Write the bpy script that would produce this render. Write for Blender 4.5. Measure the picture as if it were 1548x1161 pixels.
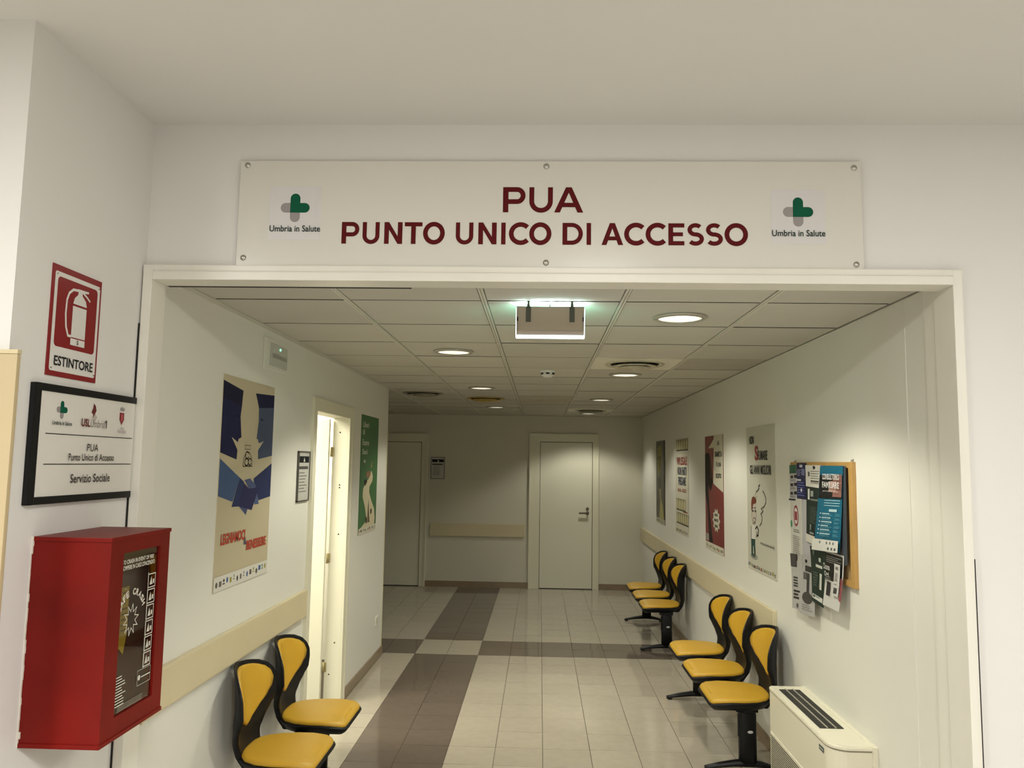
import bpy, bmesh, math, random
from math import sin, cos, pi, radians
from mathutils import Vector, Matrix
random.seed(7)
for o in list(bpy.data.objects): bpy.data.objects.remove(o)
S = bpy.context.scene
COL = S.collection

# ------------------------------------------------------------------ camera
HC = 1.807
cd = bpy.data.cameras.new('camera'); cam = bpy.data.objects.new('camera', cd); COL.objects.link(cam)
cd.sensor_fit = 'HORIZONTAL'; cd.sensor_width = 36.0; cd.lens = 36.0 * 1188.06 / 1548.0
cd.clip_start = 0.05
fwd = Vector((-0.036771, 0.994304, 0.100004)).normalized()
rgt = Vector((0.9992, 0.035, 0.015341))
rgt = (rgt - fwd * rgt.dot(fwd)).normalized()
up = rgt.cross(fwd)
M = Matrix((rgt, up, -fwd)).transposed().to_4x4(); M.translation = Vector((0, 0, HC))
cam.matrix_world = M
S.camera = cam

# ------------------------------------------------------------------ world, lamps, exposure
w = bpy.data.worlds.new('world'); S.world = w; w.use_nodes = True
w.node_tree.nodes['Background'].inputs[0].default_value = (1, 0.95, 0.88, 1)
w.node_tree.nodes['Background'].inputs[1].default_value = 0.05
S.view_settings.view_transform = 'Standard'; S.view_settings.look = 'None'
S.view_settings.gamma = 1.0; S.view_settings.use_curve_mapping = False
S.view_settings.exposure = 0.0

def area(name, loc, sx, sy, power, col):
    l = bpy.data.lights.new(name, 'AREA'); l.shape = 'RECTANGLE'; l.size = sx; l.size_y = sy
    l.energy = power; l.color = col
    o = bpy.data.objects.new(name, l); COL.objects.link(o); o.location = loc
    return o
FRONT = (1.0, 0.98, 0.945)
area('lobby_lamp', (0.4, -0.35, 3.05), 0.6, 0.6, 138, FRONT)
area('lobby_lamp', (-2.5, -0.35, 3.05), 0.6, 0.6, 120, FRONT)
area('lobby_lamp', (3.1, -0.9, 3.05), 0.6, 0.6, 88, FRONT)
area('office_lamp', (-2.6, 4.9, 2.62), 1.2, 0.6, 95, (1.0, 0.95, 0.80))
area('office_lamp', (-2.7, 6.65, 2.62), 1.2, 0.4, 60, (1.0, 0.95, 0.80))  # second lamp, added to brighten the gap behind the open leaf
DL_POWER = 82
DL_COL = (1.0, 0.975, 0.85)

# ------------------------------------------------------------------ materials
def lin(c):
    if isinstance(c, str):
        c = [int(c[i:i+2], 16) / 255 for i in (0, 2, 4)]
    return tuple((x / 12.92 if x <= 0.04045 else ((x + 0.055) / 1.055) ** 2.4) for x in c) + (1.0,)
_mc = {}
def mat(c, rough=0.5, metal=0.0, spec=0.5, noise=0.0, nscale=8.0, bump=0.0, bscale=200.0, rnd=0.0, name=None, emit=0.0, trans=0.0, coat=0.0):
    key = (c if isinstance(c, str) else tuple(c), rough, metal, spec, noise, nscale, bump, bscale, rnd, emit, trans, coat)
    if key in _mc: return _mc[key]
    m = bpy.data.materials.new(name or 'mat_' + (c if isinstance(c, str) else 'c')); m.use_nodes = True
    nt = m.node_tree; b = nt.nodes['Principled BSDF']; col = lin(c)
    b.inputs['Base Color'].default_value = col
    b.inputs['Roughness'].default_value = rough; b.inputs['Metallic'].default_value = metal
    b.inputs['Specular IOR Level'].default_value = spec
    b.inputs['Coat Weight'].default_value = coat
    if trans: b.inputs['Transmission Weight'].default_value = trans
    if emit:
        b.inputs['Emission Color'].default_value = col; b.inputs['Emission Strength'].default_value = emit
    src = None
    tc = nt.nodes.new('ShaderNodeTexCoord')
    if noise:
        n = nt.nodes.new('ShaderNodeTexNoise'); n.inputs['Scale'].default_value = nscale; n.inputs['Detail'].default_value = 6
        nt.links.new(tc.outputs['Object'], n.inputs['Vector'])
        mr = nt.nodes.new('ShaderNodeMapRange')
        mr.inputs['From Min'].default_value = 0.25; mr.inputs['From Max'].default_value = 0.75
        mr.inputs['To Min'].default_value = 1 - noise; mr.inputs['To Max'].default_value = 1 + noise
        nt.links.new(n.outputs['Fac'], mr.inputs['Value']); src = mr.outputs[0]
    if rnd:
        oi = nt.nodes.new('ShaderNodeObjectInfo')
        mr = nt.nodes.new('ShaderNodeMapRange'); mr.inputs['To Min'].default_value = 1 - rnd; mr.inputs['To Max'].default_value = 1 + rnd
        nt.links.new(oi.outputs['Random'], mr.inputs['Value'])
        if src:
            mu = nt.nodes.new('ShaderNodeMath'); mu.operation = 'MULTIPLY'
            nt.links.new(src, mu.inputs[0]); nt.links.new(mr.outputs[0], mu.inputs[1]); src = mu.outputs[0]
        else: src = mr.outputs[0]
    if src:
        vm = nt.nodes.new('ShaderNodeVectorMath'); vm.operation = 'SCALE'; vm.inputs[0].default_value = col[:3]
        nt.links.new(src, vm.inputs['Scale']); nt.links.new(vm.outputs[0], b.inputs['Base Color'])
    if bump:
        n = nt.nodes.new('ShaderNodeTexNoise'); n.inputs['Scale'].default_value = bscale; n.inputs['Detail'].default_value = 3
        nt.links.new(tc.outputs['Object'], n.inputs['Vector'])
        bp = nt.nodes.new('ShaderNodeBump'); bp.inputs['Strength'].default_value = bump; bp.inputs['Distance'].default_value = 0.002
        nt.links.new(n.outputs['Fac'], bp.inputs['Height']); nt.links.new(bp.outputs[0], b.inputs['Normal'])
    _mc[key] = m
    return m

WALL = mat('d9d7d2', 0.55, noise=0.015, nscale=1.5, bump=0.12, bscale=60, name='wall_paint')
WALLC = mat('d8d6cb', 0.5, noise=0.015, nscale=1.5, bump=0.12, bscale=60, name='corridor_wall_paint')
CEILF = mat('d5d3cd', 0.7, noise=0.02, nscale=1.2, name='ceiling_paint')
TILE_C = mat('bcb9ac', 0.8, noise=0.03, nscale=3, bump=0.15, bscale=300, rnd=0.05, name='ceiling_tile')
EDGE = mat('2f2b22', 0.9, name='tile_joint_shade')  # tile sides darkened to paint the shade in the ceiling joints
RUNNER = mat('c6c3b5', 0.5, name='ceiling_runner')
VOID = mat('1c1a16', 0.9, name='dark_void')
TRIMW = mat('dddace', 0.35, noise=0.02, nscale=6, name='white_gloss_paint')
CASING = mat('d8d4bd', 0.4, name='door_casing')
LEAF = mat('d9d6c2', 0.42, name='door_leaf')
RAIL = mat('c7bb99', 0.5, noise=0.02, nscale=5, bump=0.1, bscale=400, name='beige_vinyl')
BASEB = mat('85735b', 0.3, noise=0.08, nscale=10, name='baseboard_tile')
FT_L = mat('aaa190', 0.08, noise=0.05, nscale=14, rnd=0.04, name='light_floor_tile')
FT_D = mat('665b51', 0.08, noise=0.06, nscale=14, rnd=0.04, name='dark_floor_tile')
GROUT = mat('4a4335', 0.8, name='grout')
BLACKP = mat('08090c', 0.42, spec=0.3, name='black_plastic')
YEL = mat('bf9526', 0.42, noise=0.05, nscale=6, bump=0.15, bscale=600, name='yellow_vinyl')
CHROME = mat('b9b6ae', 0.25, 1.0, name='brushed_metal')
RED = mat('6c0d06', 0.42, spec=0.22, noise=0.28, nscale=3.5, bump=0.15, bscale=60, name='red_paint')
PAPER = mat('d9d6cd', 0.6, name='paper')
DARKM = mat('6a6456', 0.35, 0.9, name='aged_metal')
HEATER = mat('d8d3bd', 0.35, name='heater_enamel')

# ------------------------------------------------------------------ mesh helpers
def box(bm, a, b, mi=0, bev=0.0):
    x0, y0, z0 = a; x1, y1, z1 = b
    t = bmesh.new()
    v = [t.verts.new(p) for p in ((x0,y0,z0),(x1,y0,z0),(x1,y1,z0),(x0,y1,z0),(x0,y0,z1),(x1,y0,z1),(x1,y1,z1),(x0,y1,z1))]
    for f in ((0,3,2,1),(4,5,6,7),(0,1,5,4),(1,2,6,5),(2,3,7,6),(3,0,4,7)): t.faces.new([v[i] for i in f])
    if bev: bmesh.ops.bevel(t, geom=t.edges[:], offset=bev, segments=2, affect='EDGES', profile=0.7)
    merge(bm, t, mi)
def merge(bm, t, mi=0, mtx=None):
    t.verts.index_update(); m = {}
    for v in t.verts: m[v] = bm.verts.new(mtx @ v.co if mtx else v.co)
    for f in t.faces:
        try: g = bm.faces.new([m[v] for v in f.verts])
        except ValueError: continue
        g.material_index = mi if mi >= 0 else f.material_index; g.smooth = f.smooth
    t.free()
def cyl(bm, c, r, h, axis='z', n=24, mi=0, r2=None, smooth=True):
    t = bmesh.new(); r2 = r if r2 is None else r2
    a = [t.verts.new((r*cos(2*pi*i/n), r*sin(2*pi*i/n), -h/2)) for i in range(n)]
    b = [t.verts.new((r2*cos(2*pi*i/n), r2*sin(2*pi*i/n), h/2)) for i in range(n)]
    for i in range(n):
        f = t.faces.new((a[i], a[(i+1)%n], b[(i+1)%n], b[i])); f.smooth = smooth
    t.faces.new(a[::-1]); t.faces.new(b)
    R = {'z': Matrix.Identity(4), 'y': Matrix.Rotation(-pi/2, 4, 'X'), 'x': Matrix.Rotation(pi/2, 4, 'Y')}[axis]
    merge(bm, t, mi, Matrix.Translation(c) @ R)
def lathe(bm, prof, c, n=32, mi=0, axis='z'):
    """prof: list of (r, z) ; revolve"""
    t = bmesh.new(); rings = []
    for r, z in prof:
        rings.append([t.verts.new((r*cos(2*pi*i/n), r*sin(2*pi*i/n), z)) for i in range(n)] if r > 1e-6 else [t.verts.new((0,0,z))])
    for A, B in zip(rings, rings[1:]):
        for i in range(n):
            q = [A[i % len(A)], A[(i+1) % len(A)], B[(i+1) % len(B)], B[i % len(B)]]
            q2 = []
            for v in q:
                if v not in q2: q2.append(v)
            if len(q2) > 2:
                f = t.faces.new(q2); f.smooth = True
    R = {'z': Matrix.Identity(4), 'y': Matrix.Rotation(pi/2, 4, 'X'), 'x': Matrix.Rotation(pi/2, 4, 'Y')}[axis]
    merge(bm, t, mi, Matrix.Translation(c) @ R)
def poly(bm, pts, y=0.0, mi=0):
    vs = [bm.verts.new((p[0], y, p[1])) for p in pts]
    ar = sum(a[0]*b[1]-b[0]*a[1] for a, b in zip(pts, pts[1:]+pts[:1]))
    if ar < 0: vs = vs[::-1]
    f = bm.faces.new(vs); f.material_index = mi
def rect(bm, x0, x1, z0, z1, y=0.0, mi=0): poly(bm, [(x0,z0),(x1,z0),(x1,z1),(x0,z1)], y, mi)
def stroke(bm, pts, wd, y=0.0, mi=0, closed=False):
    P = [Vector((p[0], p[1])) for p in pts]; n = len(P); L = []; Rr = []
    for i in range(n):
        a = P[i-1] if (i > 0 or closed) else None; b = P[(i+1) % n] if (i < n-1 or closed) else None
        d1 = (P[i]-a).normalized() if a is not None else None; d2 = (b-P[i]).normalized() if b is not None else None
        if d1 is None: d = d2; k = 1
        elif d2 is None: d = d1; k = 1
        else:
            d = d1 + d2
            d = d.normalized() if d.length > 1e-6 else d1
            k = 1 / max(0.35, d.dot(d2))
        nn = Vector((-d.y, d.x)) * wd/2 * k
        L.append(P[i]+nn); Rr.append(P[i]-nn)
    vl = [bm.verts.new((p.x, y, p.y)) for p in L]; vr = [bm.verts.new((p.x, y, p.y)) for p in Rr]
    for i in range(n if closed else n-1):
        j = (i+1) % n
        f = bm.faces.new((vr[i], vr[j], vl[j], vl[i])); f.material_index = mi
def arc(cx, cz, rx, rz, a0, a1, n=16):
    return [(cx+rx*cos(radians(a0+(a1-a0)*i/n)), cz+rz*sin(radians(a0+(a1-a0)*i/n))) for i in range(n+1)]
def obj(name, bm, m, parent=None, loc=None, smooth=False):
    me = bpy.data.meshes.new(name); bm.to_mesh(me); bm.free()
    for x in (m if isinstance(m, (list, tuple)) else [m]): me.materials.append(x)
    if smooth:
        for p in me.polygons: p.use_smooth = True
    o = bpy.data.objects.new(name, me); COL.objects.link(o)
    if parent: o.parent = parent
    if loc: o.location = loc
    return o
def bx(name, a, b, m, parent=None, bev=0.0):
    bm = bmesh.new(); box(bm, a, b, 0, bev); return obj(name, bm, m, parent)
def tag(o, label, cat, group=None):
    o['label'] = label; o['category'] = cat
    if group: o['group'] = group
    return o
def thing(name, label, cat, loc=(0,0,0), rot=0.0, group=None):
    o = bpy.data.objects.new(name, None); COL.objects.link(o); o.empty_display_size = 0.1
    o.location = loc; o.rotation_euler = (0, 0, rot)
    return tag(o, label, cat, group)
def structure(o): o['kind'] = 'structure'; return o
def sbox(name, a, b, m): return structure(bx(name, a, b, m))
FRONTW, LEFTW, RIGHTW = 0.0, pi/2, -pi/2      # frame of a thing on a wall: local X right, local -Y off the wall, Z up

def text(parent, name, s, x0, x1, z0, z1, y, m, bold=0.0, spacing=1.0, keep=False, align='C'):
    cu = bpy.data.curves.new('txt', 'FONT'); cu.body = s; cu.size = 1.0; cu.offset = bold; cu.space_character = spacing
    cu.resolution_u = 3
    t = bpy.data.objects.new('txt', cu); COL.objects.link(t)
    dg = bpy.context.evaluated_depsgraph_get(); dg.update()
    me = bpy.data.meshes.new_from_object(t.evaluated_get(dg))
    bpy.data.objects.remove(t); bpy.data.curves.remove(cu)
    xs = [v.co.x for v in me.vertices]; zs = [v.co.y for v in me.vertices]
    ax, bx_, az, bz = min(xs), max(xs), min(zs), max(zs)
    sx = (x1-x0)/(bx_-ax); sz = (z1-z0)/(bz-az)
    ox = x0
    if keep:
        k = min(sx, sz); 
        ox = x0 + ((x1-x0) - k*(bx_-ax)) * (0.5 if align == 'C' else 0); sx = sz = k
    for v in me.vertices: v.co = (ox + (v.co.x-ax)*sx, y, z0 + (v.co.y-az)*sz)
    me.materials.clear(); me.materials.append(m); me.name = name
    o = bpy.data.objects.new(name, me); COL.objects.link(o); o.parent = parent
    return o
class Print:
    """flat print in several inks, one mesh"""
    def __init__(s, y=-0.003): s.bm = bmesh.new(); s.ms = []; s.y = y; s.k = 0
    def m(s, c):
        mm = mat(c, 0.6, spec=0.2) if isinstance(c, (str, tuple)) else c
        if mm not in s.ms: s.ms.append(mm)
        return s.ms.index(mm)
    def nxt(s): s.k += 1; return s.y - 0.0001*s.k
    def poly(s, c, pts): poly(s.bm, pts, s.nxt(), s.m(c)); return s
    def rect(s, c, x0, x1, z0, z1): rect(s.bm, x0, x1, z0, z1, s.nxt(), s.m(c)); return s
    def line(s, c, pts, wd, closed=False): stroke(s.bm, pts, wd, s.nxt(), s.m(c), closed); return s
    def ell(s, c, cx, cz, rx, rz, n=20): return s.poly(c, arc(cx, cz, rx, rz, 0, 360, n)[:-1])
    def bars(s, c, x0, x1, z0, z1, n, ragged=0.25, fill=0.5):
        i = s.m(c); y = s.nxt(); h = (z1-z0)/n
        for k in range(n):
            rect(s.bm, x0, x1-(x1-x0)*ragged*random.random(), z1-(k+fill)*h, z1-k*h, y, i)
        return s
    def logos(s, x0, x1, z0, z1, n=12):
        cs = ['55524c', '8a4a3c', '2f2c28', '5c7a58', '6b6660', '3f5f8a', '8f8a3a']; y = s.nxt()
        for k in range(n):
            c = random.choice(cs); i = s.m(c); xa = x0+(x1-x0)*(k+0.12)/n; wd = (x1-x0)/n*random.uniform(0.4, 0.75); h = (z1-z0)
            zc = z0 + h*random.uniform(0.3, 0.6)
            if k % 3 == 0: poly(s.bm, arc(xa+wd/2, zc, wd/2, h*0.32, 0, 360, 10)[:-1], y, i)
            elif k % 3 == 1: rect(s.bm, xa, xa+wd, zc-h*.28, zc+h*.28, y, i)
            else:
                rect(s.bm, xa, xa+wd, zc-h*.25, zc-h*.12, y, i); rect(s.bm, xa+wd*.2, xa+wd*.8, zc, zc+h*.3, y, i)
        return s
    def done(s, parent, name='artwork'): return obj(name, s.bm, s.ms, parent)

# ================================================================== SETTING
XL, XR, YE, ZC, ZF = -1.475, 1.495, 11.65, 2.505, 3.075
YW = 2.85                                     # face of the sign wall
# --- floor: slab, and separate tiles where they can be told apart
fl = sbox('floor', (-4.6, -4.2, -0.12), (4.4, 11.8, -0.006), GROUT)
tile_bm = bmesh.new(); box(tile_bm, (-0.1483, -0.1483, -0.005), (0.1483, 0.1483, 0.0), 0, 0.0008)
tl = obj('floor_tile', tile_bm, FT_L, fl); tme_l = tl.data; tme_d = tme_l.copy(); tme_d.materials.clear(); tme_d.materials.append(FT_D)
bpy.data.objects.remove(tl)
FX, FY = 0.0377, 7.6174
def is_dark(kx, ky):
    sx = kx in (-4, -3); sy = ky in (0, 1)
    return sx != sy
far = bmesh.new(); cnt = 0
for ky in range(-13, 14):
    for kx in range(-12, 5):
        x0 = FX+0.3*kx; y0 = FY+0.3*ky
        if y0 < 7.5 and kx < -5: continue
        cx, cy = x0+0.15, y0+0.15
        if x0 < -3.4: continue
        t = Matrix.Translation((cx, cy, 0))
        if ky <= 8 and cx > -1.8 and cnt < 299:
            o = bpy.data.objects.new('floor_tile', tme_d if is_dark(kx, ky) else tme_l)
            COL.objects.link(o); o.parent = fl; o.location = (cx, cy, 0)
            o.rotation_euler = (radians(random.gauss(0, 0.22)), radians(random.gauss(0, 0.22)), 0)
            cnt += 1
        else:
            b = bmesh.new(); b.from_mesh(tme_l)
            merge(far, b, 1 if is_dark(kx, ky) else 0, t @ Matrix.Rotation(radians(random.gauss(0, 0.22)), 4, 'X'))
o = obj('distant_floor_tiles', far, [FT_L, FT_D], fl); o['kind'] = 'stuff'
bx('lobby_floor_finish', (-4.5, -4.0, -0.004), (4.2, 3.7, 0.0), mat('b7b3ac', 0.3, name='lobby_floor'), fl)

# --- walls of the lobby (where the camera stands)
def multibox(name, boxes, m):
    bm = bmesh.new()
    for a, b in boxes: box(bm, a, b)
    return structure(obj(name, bm, m))
multibox('wall_front', [((XR+0.012, YW, 0), (4.3, YW+0.14, ZF)), ((-1.6, YW, 2.5), (XR+0.012, YW+0.06, ZF))], WALL)
wfl = sbox('wall_near_left', (-4.5, 2.13, 0), (-1.49, YW, ZF), WALL)
sbox('wall_lobby_left', (-4.6, -4.2, 0), (-4.5, 2.9, ZF), WALL)
sbox('wall_lobby_right', (4.2, -4.2, 0), (4.3, 2.9, ZF), WALL)
sbox('wall_lobby_back', (-4.6, -4.2, 0), (4.3, -4.1, ZF), WALL)
sbox('ceiling', (-4.6, -4.2, ZF), (4.3, 3.1, ZF+0.1), CEILF)
# tall beige guard on the pillar front (left edge of the picture)
g = thing('wall_guard_panel', 'tall beige vinyl guard panel on the pillar face at the left edge', 'wall guard', (-1.482, 2.13, 0), FRONTW)
bx('panel', (-2.2, -0.016, 0.0), (0.028, 0.0, 2.088), mat('bba984', 0.5, name='tan_vinyl'), g, 0.004)
bx('top_cap', (-2.2, -0.019, 2.088), (0.030, 0.0, 2.100), mat('c9bb93', 0.5), g, 0.002)

# --- corridor walls
multibox('wall_left', [((XL-0.115, 2.88, 0), (XL, 5.075, ZC+0.1)), ((XL-0.115, 5.075, 2.15), (XL, 6.015, ZC+0.1)),
                       ((XL-0.115, 6.015, 0), (XL, 7.56, ZC+0.1)), ((-3.6, 7.44, 0), (XL-0.115, 7.56, ZC+0.1))], WALLC)
wr = sbox('wall_right', (XR, 2.98, 0), (XR+0.12, 11.8, ZC+0.1), WALLC)
bx('cover_strip', (XR-0.005, 3.062, 0), (XR, 3.084, ZC), TRIMW, wr)
bx('cover_strip', (XR-0.0025, 3.252, 0), (XR, 3.268, ZC), WALLC, wr)
WALLE = mat('cac6b4', 0.55, noise=0.015, nscale=1.5, bump=0.12, bscale=60, name='end_wall_paint')
sbox('wall_end', (-3.8, YE, 0), (XR, YE+0.15, ZC+0.1), WALLE)
sbox('wall_recess', (-3.8, 7.44, 0), (-3.6, 11.8, ZC+0.1), WALLE)
# office behind the open door
sbox('wall_office_near', (-4.2, 3.5, 0), (XL-0.115, 3.6, 2.7), WALLC)
sbox('wall_office_left', (-4.3, 3.5, 0), (-4.2, 7.5, 2.7), WALLC)
sbox('wall_office_far', (-4.2, 7.3, 0), (XL-0.115, 7.438, 2.7), WALLC)
sbox('ceiling_office', (-4.3, 3.5, 2.7), (XL-0.115, 7.5, 2.8), CEILF)
# white corner guard where the left wall ends
o = bmesh.new(); box(o, (XL, 7.535, 0.085), (XL+0.003, 7.563, 2.13)); box(o, (XL-0.03, 7.56, 0.085), (XL+0.003, 7.563, 2.13))
structure(obj('trim_2', o, mat('d8d0b0', 0.35)))

# --- corridor ceiling: grid ceiling of single tiles hung between runners
ce = multibox('ceiling_corridor', [((XL, 2.92, ZC+0.03), (XR+0.02, 7.56, ZC+0.1)), ((-3.7, 7.56, ZC+0.03), (XR+0.02, YE+0.05, ZC+0.1))], VOID)
GX, GY = -0.2502, 3.3542
cols = [(GX+0.6*k, GX+0.6*(k+1)) for k in range(-6, 2)] + [(GX+1.2, XR)]
rows = [(2.92, GY)] + [(GY+0.6*j, GY+0.6*(j+1)) for j in range(0, 13)] + [(GY+0.6*13, YE)]
STAIN = mat('b6b09c', 0.8, noise=0.16, nscale=7, name='stained_tile')
GREYT = mat('a9a498', 0.8, noise=0.06, nscale=5, name='greyed_tile')
shared = {}
diff_spots = [(0.65, 5.454), (0.65, 10.254), (-0.55, 8.454), (-1.15, 7.854)]
for (x0, x1) in cols:
    for (y0, y1) in rows:
        if y0 < 7.5 and x1 < -0.9: continue_left = x1 < XL + 0.1
        else: continue_left = False
        if continue_left: continue
        cx, cy = (x0+x1)/2, (y0+y1)/2
        key = (round(x1-x0, 3), round(y1-y0, 3))
        if key not in shared:
            bm = bmesh.new(); hx = key[0]/2-0.0145; hy = key[1]/2-0.0075
            box(bm, (-hx, -hy, 0), (hx, hy, 0.015), 0, 0.0)
            for f in bm.faces:
                if abs(f.normal.z) < 0.5: f.material_index = 1
            bm.normal_update()
            for f in bm.faces: f.material_index = 1 if abs(f.normal.z) < 0.5 else 0
            t = obj('ceiling_tile', bm, [TILE_C, EDGE]); shared[key] = t.data; bpy.data.objects.remove(t)
        if any(abs(cx-a) < 0.2 and abs(cy-b) < 0.2 for a, b in diff_spots[:2]): continue
        o = bpy.data.objects.new('ceiling_tile', shared[key]); COL.objects.link(o); o.parent = ce
        o.location = (cx, cy, ZC + random.uniform(0, 0.0022))
        sm = None
        if abs(cx-0.05) < 0.1 and abs(cy-8.754) < 0.35: sm = STAIN
        if (abs(cx-1.22) < 0.1 and abs(cy-5.454) < 0.2): sm = GREYT
        if sm:
            o.data = shared[key].copy(); o.data.materials.clear(); o.data.materials.append(sm); o.data.materials.append(EDGE)
for k in range(-5, 3):
    x = GX+0.6*k
    y0 = 2.92 if x > XL else 7.57
    bm = bmesh.new(); box(bm, (x-0.011, y0, ZC-0.003), (x-0.0015, YE, ZC+0.012)); box(bm, (x+0.0015, y0, ZC-0.003), (x+0.011, YE, ZC+0.012)); box(bm, (x-0.0015, y0, ZC+0.002), (x+0.0015, YE, ZC+0.012))
    obj('runner', bm, RUNNER, ce)
for a, b in (((XL, 2.92, ZC-0.004), (XL+0.014, 7.56, ZC)), ((XR-0.006, 2.99, ZC-0.004), (XR, YE, ZC)), ((-3.6, YE-0.012, ZC-0.004), (XR, YE, ZC))):
    bx('edge_angle', a, b, RUNNER, ce)

# --- frame of the opening under the sign
tr = structure(bpy.data.objects.new('trim_1', None)); COL.objects.link(tr)
bx('jamb', (-1.484, 2.818, 0), (-1.449, 2.93, 2.522), TRIMW, tr, 0.003)
bx('jamb', (1.474, 2.825, 0), (1.508, 2.97, 2.522), TRIMW, tr, 0.003)
bx('jamb_lining', (XR-0.012, 2.97, 0), (XR+0.01, 3.062, ZC), TRIMW, tr)
bx('header', (-1.449, 2.818, 2.466), (1.474, 2.93, 2.498), TRIMW, tr, 0.003)
bx('header_moulding', (-1.49, 2.826, 2.498), (1.512, 2.85, 2.524), TRIMW, tr, 0.004)
bx('gap_shade_strip', (-1.4898, 2.815, 0), (-1.4842, 2.824, 2.30), VOID, tr)  # black strips stand in for shade in the gaps at jambs and header
bx('gap_shade_strip', (1.5083, 2.8225, 0), (1.5099, 2.828, 1.50), VOID, tr)
bx('gap_shade_strip', (-1.445, 2.93, 2.466), (-0.5, 2.95, 2.468), VOID, tr)

# --- baseboards
def baseboard(name, a, b):
    o = structure(bx(name, a, b, BASEB)); return o
baseboard('baseboard_left', (XL, 6.10, 0), (XL+0.012, 7.57, 0.082))
baseboard('baseboard_right', (XR-0.012, 3.09, 0), (XR, YE, 0.082))
bm = bmesh.new(); box(bm, (-1.66, YE-0.012, 0), (-0.157, YE, 0.085)); box(bm, (0.862, YE-0.012, 0), (XR-0.012, YE, 0.085))
structure(obj('baseboard_end', bm, BASEB))
baseboard('baseboard_near_left', (XL, 2.94, 0), (XL+0.012, 5.0, 0.082))

# --- doors
def lever(parent, x, z, y):
    """lever handle on a leaf, local frame (X right, -Y out)"""
    bm = bmesh.new()
    cyl(bm, (x, y-0.004, z), 0.024, 0.008, 'y', 20); cyl(bm, (x, y-0.028, z), 0.009, 0.05, 'y', 12)
    box(bm, (x-0.125, y-0.060, z-0.013), (x+0.012, y-0.044, z+0.013), 0, 0.004)
    h = obj('handle', bm, DARKM, parent)
    bm = bmesh.new(); cyl(bm, (x, y-0.004, z+0.062), 0.022, 0.008, 'y', 20); box(bm, (x-0.004, y-0.03, z+0.05), (x+0.004, y-0.008, z+0.075))
    obj('lock', bm, DARKM, parent)
def flat_door(name, x0, x1, zt, c0, c1, ct, hx=None):
    d = structure(bpy.data.objects.new(name, None)); COL.objects.link(d); d.location = (0, YE, 0)
    bm = bmesh.new()
    box(bm, (c0, -0.022, 0), (x0, 0, ct), 0, 0.003); box(bm, (x1, -0.022, 0), (c1, 0, ct), 0, 0.003)
    box(bm, (c0+0.001, -0.0225, zt), (c1-0.001, 0, ct-0.001), 0, 0.003)
    box(bm, (c0-0.001, -0.034, 0), (c0+0.018, 0, ct+0.001)); box(bm, (c1-0.018, -0.034, 0), (c1+0.001, 0, ct+0.001)); box(bm, (c0+0.018, -0.0335, ct-0.018), (c1-0.018, 0, ct+0.001))
    obj('casing', bm, CASING, d)
    lf = bx('leaf', (x0, -0.006, 0.012), (x1, 0.0, zt), LEAF, d)
    bx('threshold_gap', (x0, -0.005, 0.0), (x1, 0.0, 0.012), VOID, d)
    bm = bmesh.new(); box(bm, (x0, -0.008, 0.012), (x0+0.009, 0, zt)); box(bm, (x1-0.009, -0.008, 0.012), (x1, 0, zt)); box(bm, (x0+0.009, -0.0081, zt-0.010), (x1-0.009, 0, zt))
    obj('leaf_gap_shade', bm, mat('6b6551', 0.8), d)  # dark strips paint the shade lines between leaf and casing
    if hx is not None: lever(lf, hx, 1.095, -0.006)
flat_door('door_2', 0.0, 0.775, 2.128, -0.155, 0.862, 2.245, 0.70)
flat_door('door_3', -2.62, -1.752, 2.10, -2.71, -1.662, 2.222)

d1 = structure(bpy.data.objects.new('door_1', None)); COL.objects.link(d1); d1.location = (XL, 0, 0); d1.rotation_euler = (0, 0, LEFTW)
bm = bmesh.new()
box(bm, (5.01, -0.016, 0), (5.10, 0, 2.215), 0, 0.003); box(bm, (5.99, -0.016, 0), (6.087, 0, 2.215), 0, 0.003); box(bm, (5.011, -0.0165, 2.127), (6.086, 0, 2.2148), 0, 0.003)
box(bm, (5.0095, -0.021, 0), (5.025, 0, 2.2155)); box(bm, (6.072, -0.021, 0), (6.0875, 0, 2.2155))
obj('casing', bm, CASING, d1)
bm = bmesh.new()
box(bm, (5.075, 0, 0), (5.10, 0.115, 2.15)); box(bm, (5.99, 0, 0), (6.015, 0.115, 2.15)); box(bm, (5.075, 0, 2.127), (6.015, 0.115, 2.15))
lin_ = obj('jamb_lining', bm, LEAF, d1)
bx('leaf', (5.925, 0.128, 0.012), (5.965, 0.98, 2.12), LEAF, d1, 0.002)
for z in (0.27, 1.07, 1.87):
    bm = bmesh.new(); cyl(bm, (5.978, 0.121, z), 0.008, 0.075, 'z', 10); box(bm, (5.9885, 0.100, z-0.035), (5.99, 0.118, z+0.035))
    obj('hinge', bm, mat('b3a67c', 0.4, 0.6), d1)
bm = bmesh.new()
for z, y in ((2.02, .06), (1.62, .05), (1.60, .05), (1.25, .045), (0.45, .045), (0.22, .08)): cyl(bm, (5.9893, y, z), 0.006, 0.002, 'x', 8)
obj('strike_holes', bm, VOID, d1)

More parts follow.
